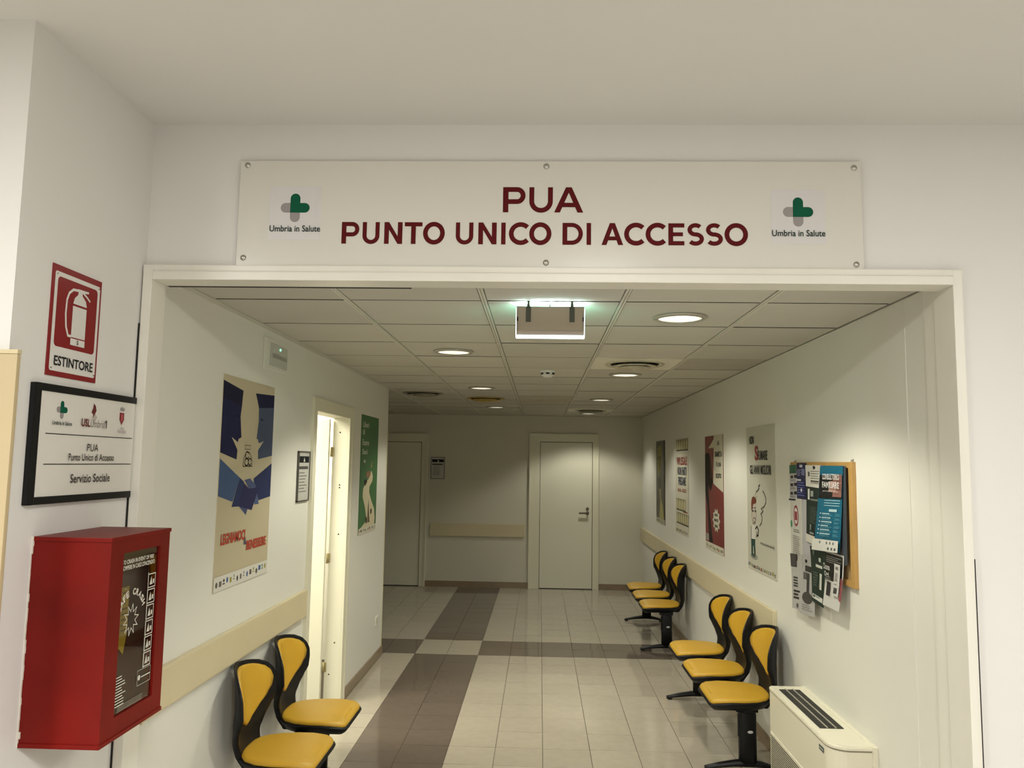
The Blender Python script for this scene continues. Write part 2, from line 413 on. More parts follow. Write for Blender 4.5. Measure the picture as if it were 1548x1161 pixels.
# ================================================================== LIGHT FITTINGS
def downlight(x, y, label, k=1.0):
    t = thing('downlight', label, 'ceiling light', (x, y, ZC), 0, 'recessed downlights of the corridor')
    bm = bmesh.new(); lathe(bm, [(0.102, 0.0), (0.106, -0.012), (0.118, -0.011), (0.127, -0.003), (0.127, 0.0), (0.102, 0.0)], (0, 0, 0), 36)
    obj('trim_ring', bm, mat('a7a294', 0.35, 0.3), t)
    bm = bmesh.new(); lathe(bm, [(0.0, -0.0035), (0.103, -0.0035)], (0, 0, 0), 36)
    obj('lens', bm, LENS, t)
    l = bpy.data.lights.new('downlight_lamp', 'SPOT'); l.energy = DL_POWER*k; l.color = DL_COL; l.spot_size = radians(130); l.spot_blend = 0.4; l.shadow_soft_size = 0.09
    o = bpy.data.objects.new('lamp', l); COL.objects.link(o); o.parent = t; o.location = (0, 0, -0.03)
# lens: bright prismatic glass
LENS = mat('fffbea', 0.4, emit=1.0, name='lit_lens')
nt = LENS.node_tree; v = nt.nodes.new('ShaderNodeTexVoronoi'); v.inputs['Scale'].default_value = 45
tc = nt.nodes.new('ShaderNodeTexCoord'); nt.links.new(tc.outputs['Object'], v.inputs['Vector'])
mr = nt.nodes.new('ShaderNodeMapRange'); mr.inputs['From Max'].default_value = 0.6; mr.inputs['To Min'].default_value = 1.7; mr.inputs['To Max'].default_value = 0.75
nt.links.new(v.outputs['Distance'], mr.inputs['Value']); nt.links.new(mr.outputs[0], nt.nodes['Principled BSDF'].inputs['Emission Strength'])
for y, l in ((3.70, 'lit round downlight in the right row, largest one beside the emergency lamp'),
             (6.10, 'lit round downlight directly behind the nearer round air diffuser'),
             (8.52, 'lit round downlight third back in the right row, between the two diffusers'),
             (10.85, 'farthest lit downlight of the right row, touching the far air diffuser')):
    downlight(0.655, y, l, 0.62 if y > 8 else 0.8 if y > 6 else 1.0)
for y, l in ((4.92, 'lit round downlight nearest in the left row of the ceiling'),
             (7.32, 'lit round downlight in the middle of the left row'),
             (9.83, 'small lit downlight behind the yellowed round diffuser, farthest of left row')):
    downlight(-0.555, y, l, 0.2 if y > 9 else 0.6 if y > 7 else 1.0)

# hanging emergency luminaire seen from behind
ex = thing('emergency_luminaire', 'glowing emergency exit lamp hung by two grey straps under the ceiling', 'exit light', (0.0375, 3.36, 2.351))
W2 = 0.1495
GLOW = mat('e4f4ff', 0.4, emit=2.6, name='lit_diffuser')
bm = bmesh.new(); box(bm, (-W2, 0.012, 0.0), (W2, 0.05, 0.130), 0, 0.003)
obj('diffuser', bm, GLOW, ex)
bm = bmesh.new(); box(bm, (-W2+0.003, -0.014, 0.009), (W2-0.004, 0.0115, 0.131), 0, 0.002)
hs = obj('housing', bm, mat('a39a8a', 0.5, name='grey_housing'), ex)
bm = bmesh.new(); box(bm, (-W2+0.012, -0.017, 0.027), (W2-0.012, -0.0138, 0.126), 0, 0.001)
obj('cover_plate', bm, mat('a99e8c', 0.5), hs)
for s in (-1, 1): bx('clip', (s*(W2-0.008)-0.0025, -0.018, 0.066), (s*(W2-0.008)+0.0025, -0.013, 0.084), VOID, hs)
for x in (-0.095, 0.093):
    bm = bmesh.new(); box(bm, (x-0.011, -0.0195, 0.062), (x+0.011, -0.0172, 0.128)); box(bm, (x-0.006, -0.0195, 0.126), (x+0.006, -0.0165, 0.154)); cyl(bm, (x, -0.0205, 0.073), 0.004, 0.002, 'y', 10)
    obj('strap', bm, mat('5c6058', 0.4, 0.6), ex)
bm = bmesh.new(); cyl(bm, (-0.003, 0.02, 0.142), 0.004, 0.026, 'z', 10)
obj('cable', bm, mat('6c6e70', 0.5), ex)
bm = bmesh.new(); box(bm, (-W2+0.006, 0.0505, 0.006), (W2-0.006, 0.053, 0.127), 0, 0.001)
obj('sign_face', bm, mat('a6ffe2', 0.4, emit=17.0, name='lit_green_face'), ex)
la = bpy.data.lights.new('tube', 'AREA'); la.shape = 'RECTANGLE'; la.size = 0.28; la.size_y = 0.03; la.energy = 1.6; la.color = (0.74, 1.0, 0.97)
lo = bpy.data.objects.new('tube', la); COL.objects.link(lo); lo.parent = ex; lo.location = (0, 0.034, 0.133); lo.rotation_euler = (pi, 0, 0)

# wall emergency lamp on the left wall
el = thing('emergency_lamp', 'white recessed emergency lamp with green diode above blue poster', 'emergency light', (XL, 4.08, 2.285), LEFTW)
bx('frame', (0, -0.012, 0), (0.372, 0, 0.175), WALLC, el, 0.004)
bm = bmesh.new(); box(bm, (0.075, -0.020, 0.028), (0.345, -0.012, 0.150), 0, 0.003)
ln = obj('lens', bm, mat('b9bab0', 0.25), el)
bx('label_strip', (0.10, -0.0207, 0.072), (0.325, -0.02, 0.095), mat('8f9088', 0.5), ln)
bm = bmesh.new(); cyl(bm, (0.215, -0.021, 0.128), 0.006, 0.004, 'y', 12); obj('green_diode', bm, mat('7dffc8', 0.3, emit=3), ln)

# smoke detector
sd = thing('smoke_detector', 'small white smoke detector under the middle ceiling tiles', 'smoke detector', (0.05, 5.89, ZC))
bm = bmesh.new(); lathe(bm, [(0.0, -0.012), (0.058, -0.012), (0.06, -0.004), (0.06, 0)], (0, 0, 0), 28); obj('base', bm, mat('d9d8d0', 0.4), sd)
bm = bmesh.new(); lathe(bm, [(0.0, -0.052), (0.03, -0.05), (0.044, -0.042), (0.046, -0.034), (0.05, -0.012)], (0, 0, 0), 28); hd = obj('sensor_head', bm, mat('d6d5cc', 0.4), sd)
for a in range(0, 360, 60):
    bm = bmesh.new(); box(bm, (-0.013, -0.004, -0.006), (0.013, 0.004, 0.006))
    bm.verts.ensure_lookup_table()
    bmesh.ops.transform(bm, verts=bm.verts[-8:], matrix=Matrix.Translation((0.047*cos(radians(a-90)), 0.047*sin(radians(a-90)), -0.026)) @ Matrix.Rotation(radians(a), 4, 'Z'))
    obj('vent_slot', bm, VOID, hd)

# round air diffusers
def diffuser(x, y, label, col, plate):
    t = thing('air_diffuser', label, 'air vent', (x, y, ZC), 0, 'round ceiling air diffusers')
    if plate: bx('plate', (-0.288, -0.297, -0.002), (0.288, 0.297, 0.012), mat('d8d3bf', 0.4), t, 0.002)
    m = mat(col, 0.45, noise=0.1, nscale=12)
    for r, z in ((0.205, -0.004), (0.155, -0.020), (0.105, -0.028)):
        bm = bmesh.new(); lathe(bm, [(r-0.045, z+0.012), (r-0.006, z-0.006), (r, z-0.002), (r, z+0.004), (r-0.01, z+0.002), (r-0.042, z+0.018)], (0, 0, 0), 40)
        obj('ring', bm, m, t)
    bm = bmesh.new(); lathe(bm, [(0.0, -0.045), (0.05, -0.032), (0.056, -0.024), (0.0, -0.01)], (0, 0, 0), 32); obj('core', bm, m, t)
    bm = bmesh.new(); lathe(bm, [(0.0, -0.0035), (0.17, -0.0035)], (0, 0, 0), 32); obj('throat', bm, VOID, t)
diffuser(0.65, 5.454, 'round air diffuser in white metal plate, nearest in the right row', 'b9b29b', True)
diffuser(0.65, 10.254, 'dark round air diffuser near the far door wall, right row', '9a9481', True)
diffuser(-0.60, 8.53, 'yellowed round air diffuser in the left row of the ceiling', 'b39a52', False)
diffuser(-1.2, 7.96, 'faint grey round air diffuser by the end of the left wall', '8d8876', False)

# ================================================================== BIG SIGN
SG = thing('wall_sign', 'long white acrylic PUA sign with dark red capitals above the opening', 'sign', (0.012, YW, 2.524), FRONTW)
sy = -0.016
bm = bmesh.new(); box(bm, (-1.155, sy, 0.0), (1.153, sy+0.005, 0.404), 0, 0.001)
pn = obj('panel', bm, mat('d2d0c6', 0.16, name='white_acrylic'), SG)
for x, z in ((-1.128, .387), (-1.128, .030), (-0.001, .384), (0.001, .018), (1.127, .380), (1.126, .018)):
    bm = bmesh.new(); cyl(bm, (x, sy+0.010, z), 0.007, 0.012, 'y', 12)
    lathe(bm, [(0.0, 0.0075), (0.005, 0.0065), (0.0105, 0.003), (0.0115, 0.0)], (x, sy, z), 20, 0, 'y')
    obj('screw_stud', bm, CHROME, SG)
DKRED = mat('54090d', 0.6, spec=0.15, name='dark_red_vinyl')
K = 1.505/614.0
def glyph(bm, ch, x0, x1, z0, h, s):
    """bold geometric capital between x0..x1, height h, stem width s"""
    hs = s*0.90; z1 = z0+h; o = h*0.012
    lev = [0]
    def up_(n0):
        bm.verts.ensure_lookup_table(); lev[0] += 1
        for v in bm.verts[n0:]: v.co.y = -0.00025*lev[0]
    def st(p, w=s):
        n0 = len(bm.verts); stroke(bm, p, w); up_(n0)
    def rect(b, *a):
        n0 = len(bm.verts); globals()['rect'](b, *a); up_(n0)
    def poly(b, *a):
        n0 = len(bm.verts); globals()['poly'](b, *a); up_(n0)
    if True:
        if ch == 'P':
            r = h*0.335; st([(x0+s/2, z0), (x0+s/2, z1)])
            st([(x0+s/2, z1-hs/2), (x1-r-s*0.0, z1-hs/2)] + arc(x1-r, z1-r, r-s/2, r-hs/2, 90, -90, 18)[1:] + [(x0+s/2, z1-2*r+hs/2)], hs)
        elif ch == 'U':
            r = (x1-x0)/2-s/2; rz = min(r, h*0.42)
            st([(x0+s/2, z1), (x0+s/2, z0+rz+hs/2)] + arc((x0+x1)/2, z0+rz+hs/2-o, r, rz, 180, 360, 20)[1:] + [(x1-s/2, z1)], hs)
        elif ch == 'I': rect(bm, x0, x1, z0, z1)
        elif ch == 'T': rect(bm, x0, x1, z1-hs, z1); c = (x0+x1)/2; rect(bm, c-s/2, c+s/2, z0, z1)
        elif ch == 'N':
            rect(bm, x0, x0+s, z0, z1); rect(bm, x1-s, x1, z0, z1)
            poly(bm, [(x0, z1), (x0+s*0.98, z1), (x1, z0), (x1-s*0.98, z0)])
        elif ch == 'E':
            rect(bm, x0, x0+s, z0, z1)
            for a in (z0, z1-hs): rect(bm, x0, x1, a, a+hs)
            rect(bm, x0, x1-(x1-x0)*0.09, z0+h/2-hs*0.46, z0+h/2+hs*0.46)
        elif ch == 'O': stroke(bm, arc((x0+x1)/2, z0+h/2, (x1-x0-s)/2, (h+2*o-hs)/2, 0, 360, 40)[:-1], s, -0.0002, 0, True)
        elif ch == 'C':
            r = h/2+o; cx = x0+r*1.03
            st(arc(cx, z0+h/2, r*1.03-s/2, r-hs/2, 44, 316, 34))
        elif ch == 'D':
            r = h/2; rect(bm, x0, x0+s, z0, z1)
            st([(x0+s/2, z1-hs/2)] + arc(x1-r, z0+r, r-s/2, r-hs/2, 90, -90, 24) + [(x0+s/2, z0+hs/2)], hs)
        elif ch == 'A':
            c = (x0+x1)/2; k = s*0.53
            poly(bm, [(x0, z0), (x0+s*1.05, z0), (c+k*0.35, z1-h*0.13), (c+k, z1), (c-k, z1)])
            poly(bm, [(x1, z0), (x1-s*1.05, z0), (c-k*0.35, z1-h*0.13), (c-k, z1), (c+k, z1)])
            rect(bm, x0+(x1-x0)*0.22, x1-(x1-x0)*0.22, z0+h*0.21, z0+h*0.21+hs*0.92)
        elif ch == 'S':
            wd = x1-x0; rx = wd/2-s*0.5; rz = (h+2*o)/4-hs/4; cx = (x0+x1)/2
            top = arc(cx, z1+o-hs/2-rz, rx*0.93, rz, 38, 180, 14); 
            lo_ = arc(cx, z0-o+hs/2+rz, rx, rz, 0, -146, 14)
            a = top + arc(cx, z1+o-hs/2-rz, rx*0.93, rz, 180, 262, 7)[1:] + arc(cx, z0-o+hs/2+rz, rx, rz, 82, 0, 7) + lo_[1:]
            st(a, hs)
def letters(name, seq, z0, h, s):
    bm = bmesh.new()
    for ch, a, b in seq:
        t = bmesh.new(); glyph(t, ch, a, b, z0, h, s)
        for v in t.verts: v.co.y += sy - 0.0004
        merge(bm, t)
    obj(name, bm, DKRED, pn)
def l5(p): return -0.753 + (340+p/3.096-516)*K - 0.012
def l6(p): return -0.753 + (820+p/3.096-516)*K - 0.012
letters('lettering', [('P', l5(1308), l5(1415)), ('U', l5(1430), l6(57)), ('A', l6(62), l6(198))], 0.2075, 0.0965, 0.0205)
row = [('P',5,550,635),('U',5,648,731),('N',5,752,838),('T',5,848,932),('O',5,935,1038),('U',5,1088,1173),('N',5,1195,1281),('I',5,1302,1323),('C',5,1338,1425),('O',5,1433,1537),
       ('D',6,102,198),('I',6,214,235),('A',6,283,384),('C',6,388,478),('C',6,487,576),('E',6,592,666),('S',6,677,757),('S',6,762,844),('O',6,850,958)]
letters('lettering', [(c, (l5 if k == 5 else l6)(a), (l5 if k == 5 else l6)(b)) for c, k, a, b in row], 0.0855, 0.083, 0.0178)
GREENL = mat('07533a', 0.6, spec=0.15, name='green_ink'); GREYL = mat('8f8987', 0.5, name='grey_ink'); DARKT = mat('0c2a24', 0.6, spec=0.15, name='dark_green_ink')
def cross_logo(P, cx, cz, r, g=GREENL, q=GREYL):
    """rounded plus: green L over grey arms"""
    t = r*0.34
    P.poly(q, arc(cx-r+t, cz, t, t, 90, 270, 10) + [(cx, cz-t), (cx, cz+t)])
    P.poly(q, arc(cx, cz-r+t, t, t, 180, 360, 10) + [(cx+t, cz), (cx-t, cz)])
    P.poly(g, arc(cx, cz+r-t, t, t, 0, 180, 10) + [(cx-t, cz-t), (cx+t, cz-t)])
    P.poly(g, arc(cx+r-t, cz, t, t, -90, 90, 10) + [(cx-t, cz+t), (cx-t, cz-t)])
for cx, cz, tx in ((-0.940, 0.222, (-1.033, -0.842)), (0.921, 0.213, (0.825, 1.017))):
    P = Print(sy-0.0002)
    P.rect(mat('cfcdcb', 0.3), cx-0.098, cx+0.098, cz-0.121, cz+0.083)
    cross_logo(P, cx, cz, 0.055)
    lg = P.done(pn, 'logo')
    text(lg, 'logo_text', 'Umbria in Salute', tx[0], tx[1], cz-0.092, cz-0.068, sy-0.003, DARKT, 0.012)

# ================================================================== LEFT WALL OF THE LOBBY
# --- extinguisher sign
e = thing('extinguisher_sign', 'red and white ESTINTORE sign with white extinguisher pictogram', 'sign', (-1.49, 2.293, 2.05), LEFTW)
SR = mat('7d0d16', 0.35, name='sign_red')
bx('backing', (0, -0.004, 0), (0.265, 0, 0.343), SR, e)
P = Print(-0.0042); WH = mat('d3d1cb', 0.35, name='sign_white')
def rrect(x0, x1, z0, z1, r): return arc(x1-r, z1-r, r, r, 0, 90, 5)+arc(x0+r, z1-r, r, r, 90, 180, 5)+arc(x0+r, z0+r, r, r, 180, 270, 5)+arc(x1-r, z0+r, r, r, 270, 360, 5)
P.poly(WH, rrect(0.012, 0.256, 0.016, 0.323, 0.008)); P.poly(SR, rrect(0.026, 0.243, 0.092, 0.309, 0.014))
P.line(WH, [(0.135, 0.285), (0.108, 0.283), (0.088, 0.268), (0.078, 0.245), (0.076, 0.20), (0.082, 0.16), (0.095, 0.134), (0.112, 0.134)], 0.008)
P.poly(WH, [(0.111, 0.232), (0.186, 0.232), (0.186, 0.132), (0.111, 0.132)])
P.poly(WH, [(0.111, 0.239), (0.186, 0.239), (0.178, 0.258), (0.158, 0.272), (0.158, 0.289), (0.135, 0.289), (0.135, 0.272), (0.118, 0.258)])
P.poly(WH, [(0.130, 0.290), (0.192, 0.292), (0.192, 0.286), (0.158, 0.281), (0.130, 0.283)]); P.line(WH, [(0.158, 0.284), (0.185, 0.272), (0.202, 0.262)], 0.006)
P.rect(WH, 0.109, 0.186, 0.107, 0.128)
P.done(e, 'print')
text(e, 'lettering', '5', 0.140, 0.150, 0.111, 0.124, -0.0072, BLACKP, 0.01)
text(e, 'lettering', 'ESTINTORE', 0.032, 0.240, 0.033, 0.064, -0.0062, BLACKP, 0.02)
for x, z in ((0.02, 0.315), (0.249, 0.315), (0.02, 0.024), (0.249, 0.024)):
    bm = bmesh.new(); cyl(bm, (x, -0.0055, z), 0.0025, 0.003, 'y', 8); obj('screw', bm, CHROME, e)
# --- service directory sign
u = thing('directory_sign', 'white Servizio Sociale board in black rails above the red cabinet', 'sign', (-1.49, 2.232, 1.665), LEFTW)
bx('panel', (0.02, -0.012, 0.012), (0.578, -0.002, 0.345), mat('d6d3ca', 0.3), u)
bx('rail', (0, -0.018, -0.002), (0.030, 0, 0.357), BLACKP, u, 0.003)
bx('rail', (0.01, -0.016, 0.335), (0.582, 0, 0.358), BLACKP, u, 0.003)
bx('rail', (0.01, -0.016, -0.002), (0.578, 0, 0.021), BLACKP, u, 0.003)
P = Print(-0.0122)
cross_logo(P, 0.142, 0.284, 0.028); INK = mat('2a2622', 0.5); MAR = mat('5d0f16', 0.5)
P.poly(mat('b4aca4', 0.5), [(0.303, 0.271), (0.318, 0.288), (0.337, 0.272), (0.320, 0.249)])
P.poly(MAR, [(0.312, 0.317), (0.324, 0.309), (0.330, 0.293), (0.320, 0.280), (0.314, 0.268), (0.312, 0.279), (0.301, 0.287), (0.309, 0.300)])
P.poly(mat('7c1b2a', 0.5), [(0.475, 0.297), (0.505, 0.297), (0.506, 0.272), (0.490, 0.253), (0.475, 0.272)])
P.poly(mat('b0524a', 0.5), [(0.486, 0.292), (0.497, 0.290), (0.494, 0.266), (0.486, 0.268)])
P.poly(mat('8d8787', 0.5), [(0.478, 0.303), (0.504, 0.303), (0.507, 0.316), (0.498, 0.312), (0.491, 0.320), (0.484, 0.312), (0.476, 0.316)])
P.rect(INK, 0.067, 0.567, 0.2075, 0.2105); P.rect(INK, 0.067, 0.569, 0.1155, 0.1185)
P.done(u, 'print')
ty = -0.0165
text(u, 'lettering', 'Umbria in Salute', 0.092, 0.192, 0.237, 0.249, ty, DARKT, 0.02)
text(u, 'lettering', 'USL', 0.243, 0.293, 0.238, 0.264, ty, MAR, 0.03)
text(u, 'lettering', 'Umbria', 0.295, 0.378, 0.238, 0.263, ty, mat('6d6661', 0.5), -0.005)
P = Print(ty); P.poly(INK, [(0.386, 0.238), (0.3915, 0.238), (0.3915, 0.264), (0.387, 0.264), (0.379, 0.259), (0.379, 0.2545), (0.386, 0.258)]); P.done(u, 'lettering')
text(u, 'lettering', 'Citta di', 0.477, 0.503, 0.239, 0.247, ty, GREYL, 0.0)
text(u, 'lettering', 'PERUGIA', 0.462, 0.519, 0.225, 0.236, ty, mat('a08a96', 0.5), 0.0)
text(u, 'lettering', 'PUA', 0.284, 0.350, 0.159, 0.183, ty, INK, 0.006, 1.05)
text(u, 'lettering', 'Punto Unico di Accesso', 0.186, 0.450, 0.128, 0.151, ty, INK, 0.012)
text(u, 'lettering', 'Servizio Sociale', 0.204, 0.431, 0.058, 0.086, ty, INK, 0.012)

# --- red fire cabinet
c = thing('fire_cabinet', 'red painted wall cabinet with glazed safety crash door', 'fire cabinet', (-1.49, 2.297, 0.972), LEFTW)
D = 0.238; Wd = 0.366; Hh = 0.598; T = 0.012
bm = bmesh.new()
box(bm, (0, -D+0.03, 0.012), (T, 0, Hh-0.012)); box(bm, (Wd-T, -D+0.03, 0.012), (Wd, 0, Hh-0.012)); box(bm, (T, -0.008, 0.012), (Wd-T, 0, Hh-0.012))
obj('body', bm, RED, c)
bx('top_panel', (-0.004, -D-0.003, Hh-0.013), (Wd+0.004, 0, Hh), RED, c, 0.002)
bx('bottom_panel', (-0.004, -D-0.003, 0), (Wd+0.004, 0, 0.013), RED, c, 0.002)
wx0, wx1, wz0, wz1 = 0.074, 0.303, 0.066, 0.545
bm = bmesh.new()
for a, b in (((0, 0.013), (wx0, Hh-0.013)), ((wx1, 0.013), (Wd, Hh-0.013)), ((wx0, 0.013), (wx1, wz0)), ((wx0, wz1), (wx1, Hh-0.013))):
    box(bm, (a[0], -D, a[1]), (b[0], -D+0.03, b[1]))
dr = obj('door', bm, RED, c)
gl = bpy.data.materials.new('glass'); gl.use_nodes = True; b_ = gl.node_tree.nodes['Principled BSDF']
b_.inputs['Transmission Weight'].default_value = 1; b_.inputs['Roughness'].default_value = 0.02; b_.inputs['Base Color'].default_value = (0.86, 0.80, 0.66, 1); b_.inputs['IOR'].default_value = 1.45
bx('pane', (wx0-0.004, -D+0.006, wz0-0.004), (wx1+0.004, -D+0.010, wz1+0.004), gl, dr)
bm = bmesh.new(); box(bm, (0.0, -D+0.0, 0.0), (0.0001, -D+0.0001, 0.0001)); bm.free()
bx('lining', (T+0.001, -0.012, 0.014), (Wd-T-0.001, -0.0085, Hh-0.014), mat('2a1610', 0.6), c)
# chipped filler along the wall edge
bm = bmesh.new(); z = 0.0
while z < Hh:
    h = random.uniform(0.012, 0.04); wv = random.uniform(0.001, 0.005)*(1.6 if z > Hh-0.05 or z < 0.03 else 1)
    box(bm, (-0.0052, -wv, z), (-0.0005, 0.0, min(Hh, z+h))); z += h
obj('wall_filler', bm, mat('cfc8bb', 0.7), c)
gy = -D+0.0058
WI = mat('cfcabb', 0.5, name='white_print')
text(dr, 'lettering', 'TO CRASH IN EVENT OF FIRE', 0.080, 0.273, 0.509, 0.522, gy, WI, 0.02)
text(dr, 'lettering', "ROMPERE IN CASO D'INCENDIO", 0.078, 0.281, 0.491, 0.505, gy, WI, 0.02)
for ch, a in zip('SAFE CRASH', range(10)):
    if ch == ' ': continue
    an = radians(158-15.2*a); x = 0.150+0.076*cos(an); z = 0.352+0.068*sin(an)
    t = text(dr, 'lettering', ch, -0.008, 0.008, -0.010, 0.010, 0, WI, 0.03)
    t.location = (x, gy, z); t.rotation_euler = (0, -(an-pi/2), 0)
P = Print(gy+0.0002); st_ = []
for i in range(20):
    r = 0.045 if i % 2 == 0 else 0.024
    st_.append((0.150+r*cos(2*pi*i/20+0.15), 0.335+r*1.05*sin(2*pi*i/20+0.15)))
P.line(WI, st_, 0.0025, True)
for k in range(6):
    z = 0.170+k*0.0495
    P.line(WI, [(0.242, z), (0.288, z), (0.288, z+0.042), (0.242, z+0.042)], 0.003, True)
    P.poly(WI, [(0.252, z+0.008), (0.270, z+0.008), (0.262, z+0.034)]); P.rect(WI, 0.272, 0.281, z+0.010, z+0.024)
P.line(WI, [(0.242, 0.168), (0.242, 0.466)], 0.003)
P.ell(WI, 0.219, 0.143, 0.008, 0.008); P.rect(WI, 0.231, 0.288, 0.1405, 0.144); P.line(WI, [(0.208, 0.12), (0.289, 0.12), (0.289, 0.166), (0.208, 0.166)], 0.0012, True)
P.bars(WI, 0.078, 0.140, 0.085, 0.178, 11, 0.45, 0.35); P.bars(mat('8d8474', 0.5), 0.095, 0.245, 0.070, 0.090, 4, 0.05, 0.4)
P.done(dr, 'print')
yt = thing('yellow_tag', 'yellow plastic tag hanging inside the red fire cabinet', 'tag', (-1.49+0.205, 2.297+0.125, 1.20), LEFTW)
YT = mat('b8a416', 0.5)
bm = bmesh.new()
for pts, y in (([(0.0, 0.03), (0.036, 0.0), (0.052, 0.06), (0.052, 0.205), (0.008, 0.205), (0.004, 0.1)], 0.0), ([(-0.045, 0.02), (-0.012, -0.01), (-0.005, 0.03), (-0.005, 0.13), (-0.045, 0.13)], 0.01)):
    t = bmesh.new(); poly(t, pts, y); r = bmesh.ops.extrude_face_region(t, geom=t.faces[:]); bmesh.ops.translate(t, verts=[v for v in r['geom'] if isinstance(v, bmesh.types.BMVert)], vec=(0, 0.0012, 0)); merge(bm, t)
obj('ribbon', bm, YT, yt)
P = Print(-0.0004); P.bars(mat('6b5a14', 0.5), 0.012, 0.048, 0.06, 0.19, 8, 0.4, 0.3); P.done(yt, 'print')
bm = bmesh.new(); cyl(bm, (0.02, 0.075, 0.2), 0.002, 0.17, 'y', 8); obj('hook', bm, CHROME, yt)

# ================================================================== WALL GUARD RAILS
def rail(name, label, loc, rot, L, h, th=0.026, joints=()):
    t = thing(name, label, 'wall guard', loc, rot, 'bumper rails in the corridor')
    xs = [0] + list(joints) + [L]
    for a, b in zip(xs, xs[1:]):
        bx('rail_board', (a+0.0008, -th, 0), (b-0.0008, 0, h), RAIL, t, 0.009)
    for x in (0.0, L-0.012): bx('end_cap', (x, -th-0.002, -0.002), (x+0.012, 0, h+0.002), RAIL, t, 0.004)
rail('wall_rail', 'beige bumper rail on the left wall above the two-seat bench', (XL, 2.94, 0.832), LEFTW, 2.05, 0.165)
rail('wall_rail', 'long beige bumper rail along the right wall behind the benches', (XR, 11.6, 0.722), RIGHTW, 6.5, 0.185, joints=(3.06,))
rail('wall_rail', 'short beige bumper rail on end wall between the two doors', (-1.60, YE, 0.73), FRONTW, 1.385, 0.187)

# ================================================================== POSTERS
def poster(name, label, loc, rot, w_, h_, sheet='c9c3ad', z0=0.0):
    t = thing(name, label, 'poster', loc, rot, 'health posters on the corridor walls')
    bx('sheet', (0, -0.004, z0), (w_, 0, h_), mat(sheet, 0.45), t, 0.0008)
    return t
pz = -0.0042
def edge(t, w_, h_, c='4a463c'):
    pass
# left wall, blue heads
p = poster('wall_poster', 'large beige poster with two blue facing heads and orange capitals', (XL, 3.578, 1.20), LEFTW, 0.703, 1.0, 'b9ae90')
P = Print(pz)
N1, N2 = '10132e', '191b40'
P.poly(N1, [(0.0, 0.972), (0.248, 0.943), (0.237, 0.865), (0.0, 0.89)])
P.poly(N2, [(0.0, 0.89), (0.237, 0.865), (0.226, 0.812), (0.25, 0.712), (0.216, 0.704), (0.206, 0.687), (0.128, 0.71), (0.208, 0.649), (0.2, 0.603), (0.0, 0.635)])
P.poly('0d1030', [(0.138, 0.81), (0.206, 0.822), (0.216, 0.808)])
P.poly('13173a', [(0.419, 0.945), (0.703, 0.957), (0.703, 0.889), (0.471, 0.872)])
P.poly('434d64', [(0.471, 0.872), (0.703, 0.889), (0.703, 0.626), (0.492, 0.606), (0.486, 0.653), (0.565, 0.702), (0.491, 0.689), (0.477, 0.708), (0.457, 0.712), (0.476, 0.801)])
P.poly('13173a', [(0.498, 0.822), (0.561, 0.813), (0.51, 0.808)])
P.poly('43577a', [(0.0, 0.608), (0.255, 0.514), (0.175, 0.401), (0.0, 0.435)])
P.poly('262f54', [(0.703, 0.585), (0.703, 0.406), (0.525, 0.392), (0.44, 0.507)])
P.poly('47597c', [(0.441, 0.51), (0.533, 0.374), (0.468, 0.374), (0.44, 0.443)])
P.poly('464f72', [(0.238, 0.386), (0.384, 0.368), (0.355, 0.327)])
P.poly('28284f', [(0.255, 0.514), (0.322, 0.483), (0.38, 0.459), (0.522, 0.46), (0.433, 0.347), (0.256, 0.375), (0.166, 0.377)])
P.poly('28345a', [(0.255, 0.514), (0.311, 0.493), (0.247, 0.376), (0.166, 0.377)])
P.poly('4a5476', [(0.314, 0.503), (0.393, 0.509), (0.485, 0.465), (0.381, 0.457), (0.34, 0.486)])
B = '2a281f'
P.line(B, [(0.285, 0.57), (0.41, 0.57), (0.40, 0.612), (0.365, 0.640), (0.325, 0.640), (0.292, 0.615)], 0.004, True)
for a in ((0.30, 0.675, 0.375, 0.655), ): P.line(B, [(a[0], a[1]), (a[2], a[1]), (a[2], a[3]), (a[0], a[3])], 0.0025, True)
P.line(B, arc(0.335, 0.625, 0.022, 0.018, 20, 340, 12), 0.007); P.line(B, arc(0.332, 0.592, 0.026, 0.018, 20, 340, 12), 0.007); P.line(B, arc(0.375, 0.592, 0.018, 0.018, 20, 340, 12), 0.007)
P.rect('cbc8bd', 0.0, 0.703, 0.0, 0.066)
P.logos(0.012, 0.69, 0.014, 0.058, 16)
P.done(p)
text(p, 'lettering', 'LEGHIAMOCI', 0.056, 0.357, 0.206, 0.258, pz-0.0025, mat('a93a22', 0.5), 0.04)
text(p, 'lettering', 'BENESSERE', 0.380, 0.662, 0.150, 0.199, pz-0.0025, mat('a93a22', 0.5), 0.04)
text(p, 'lettering', 'AL', 0.342, 0.378, 0.182, 0.218, pz-0.0025, mat('2a2a5c', 0.5), 0.04)
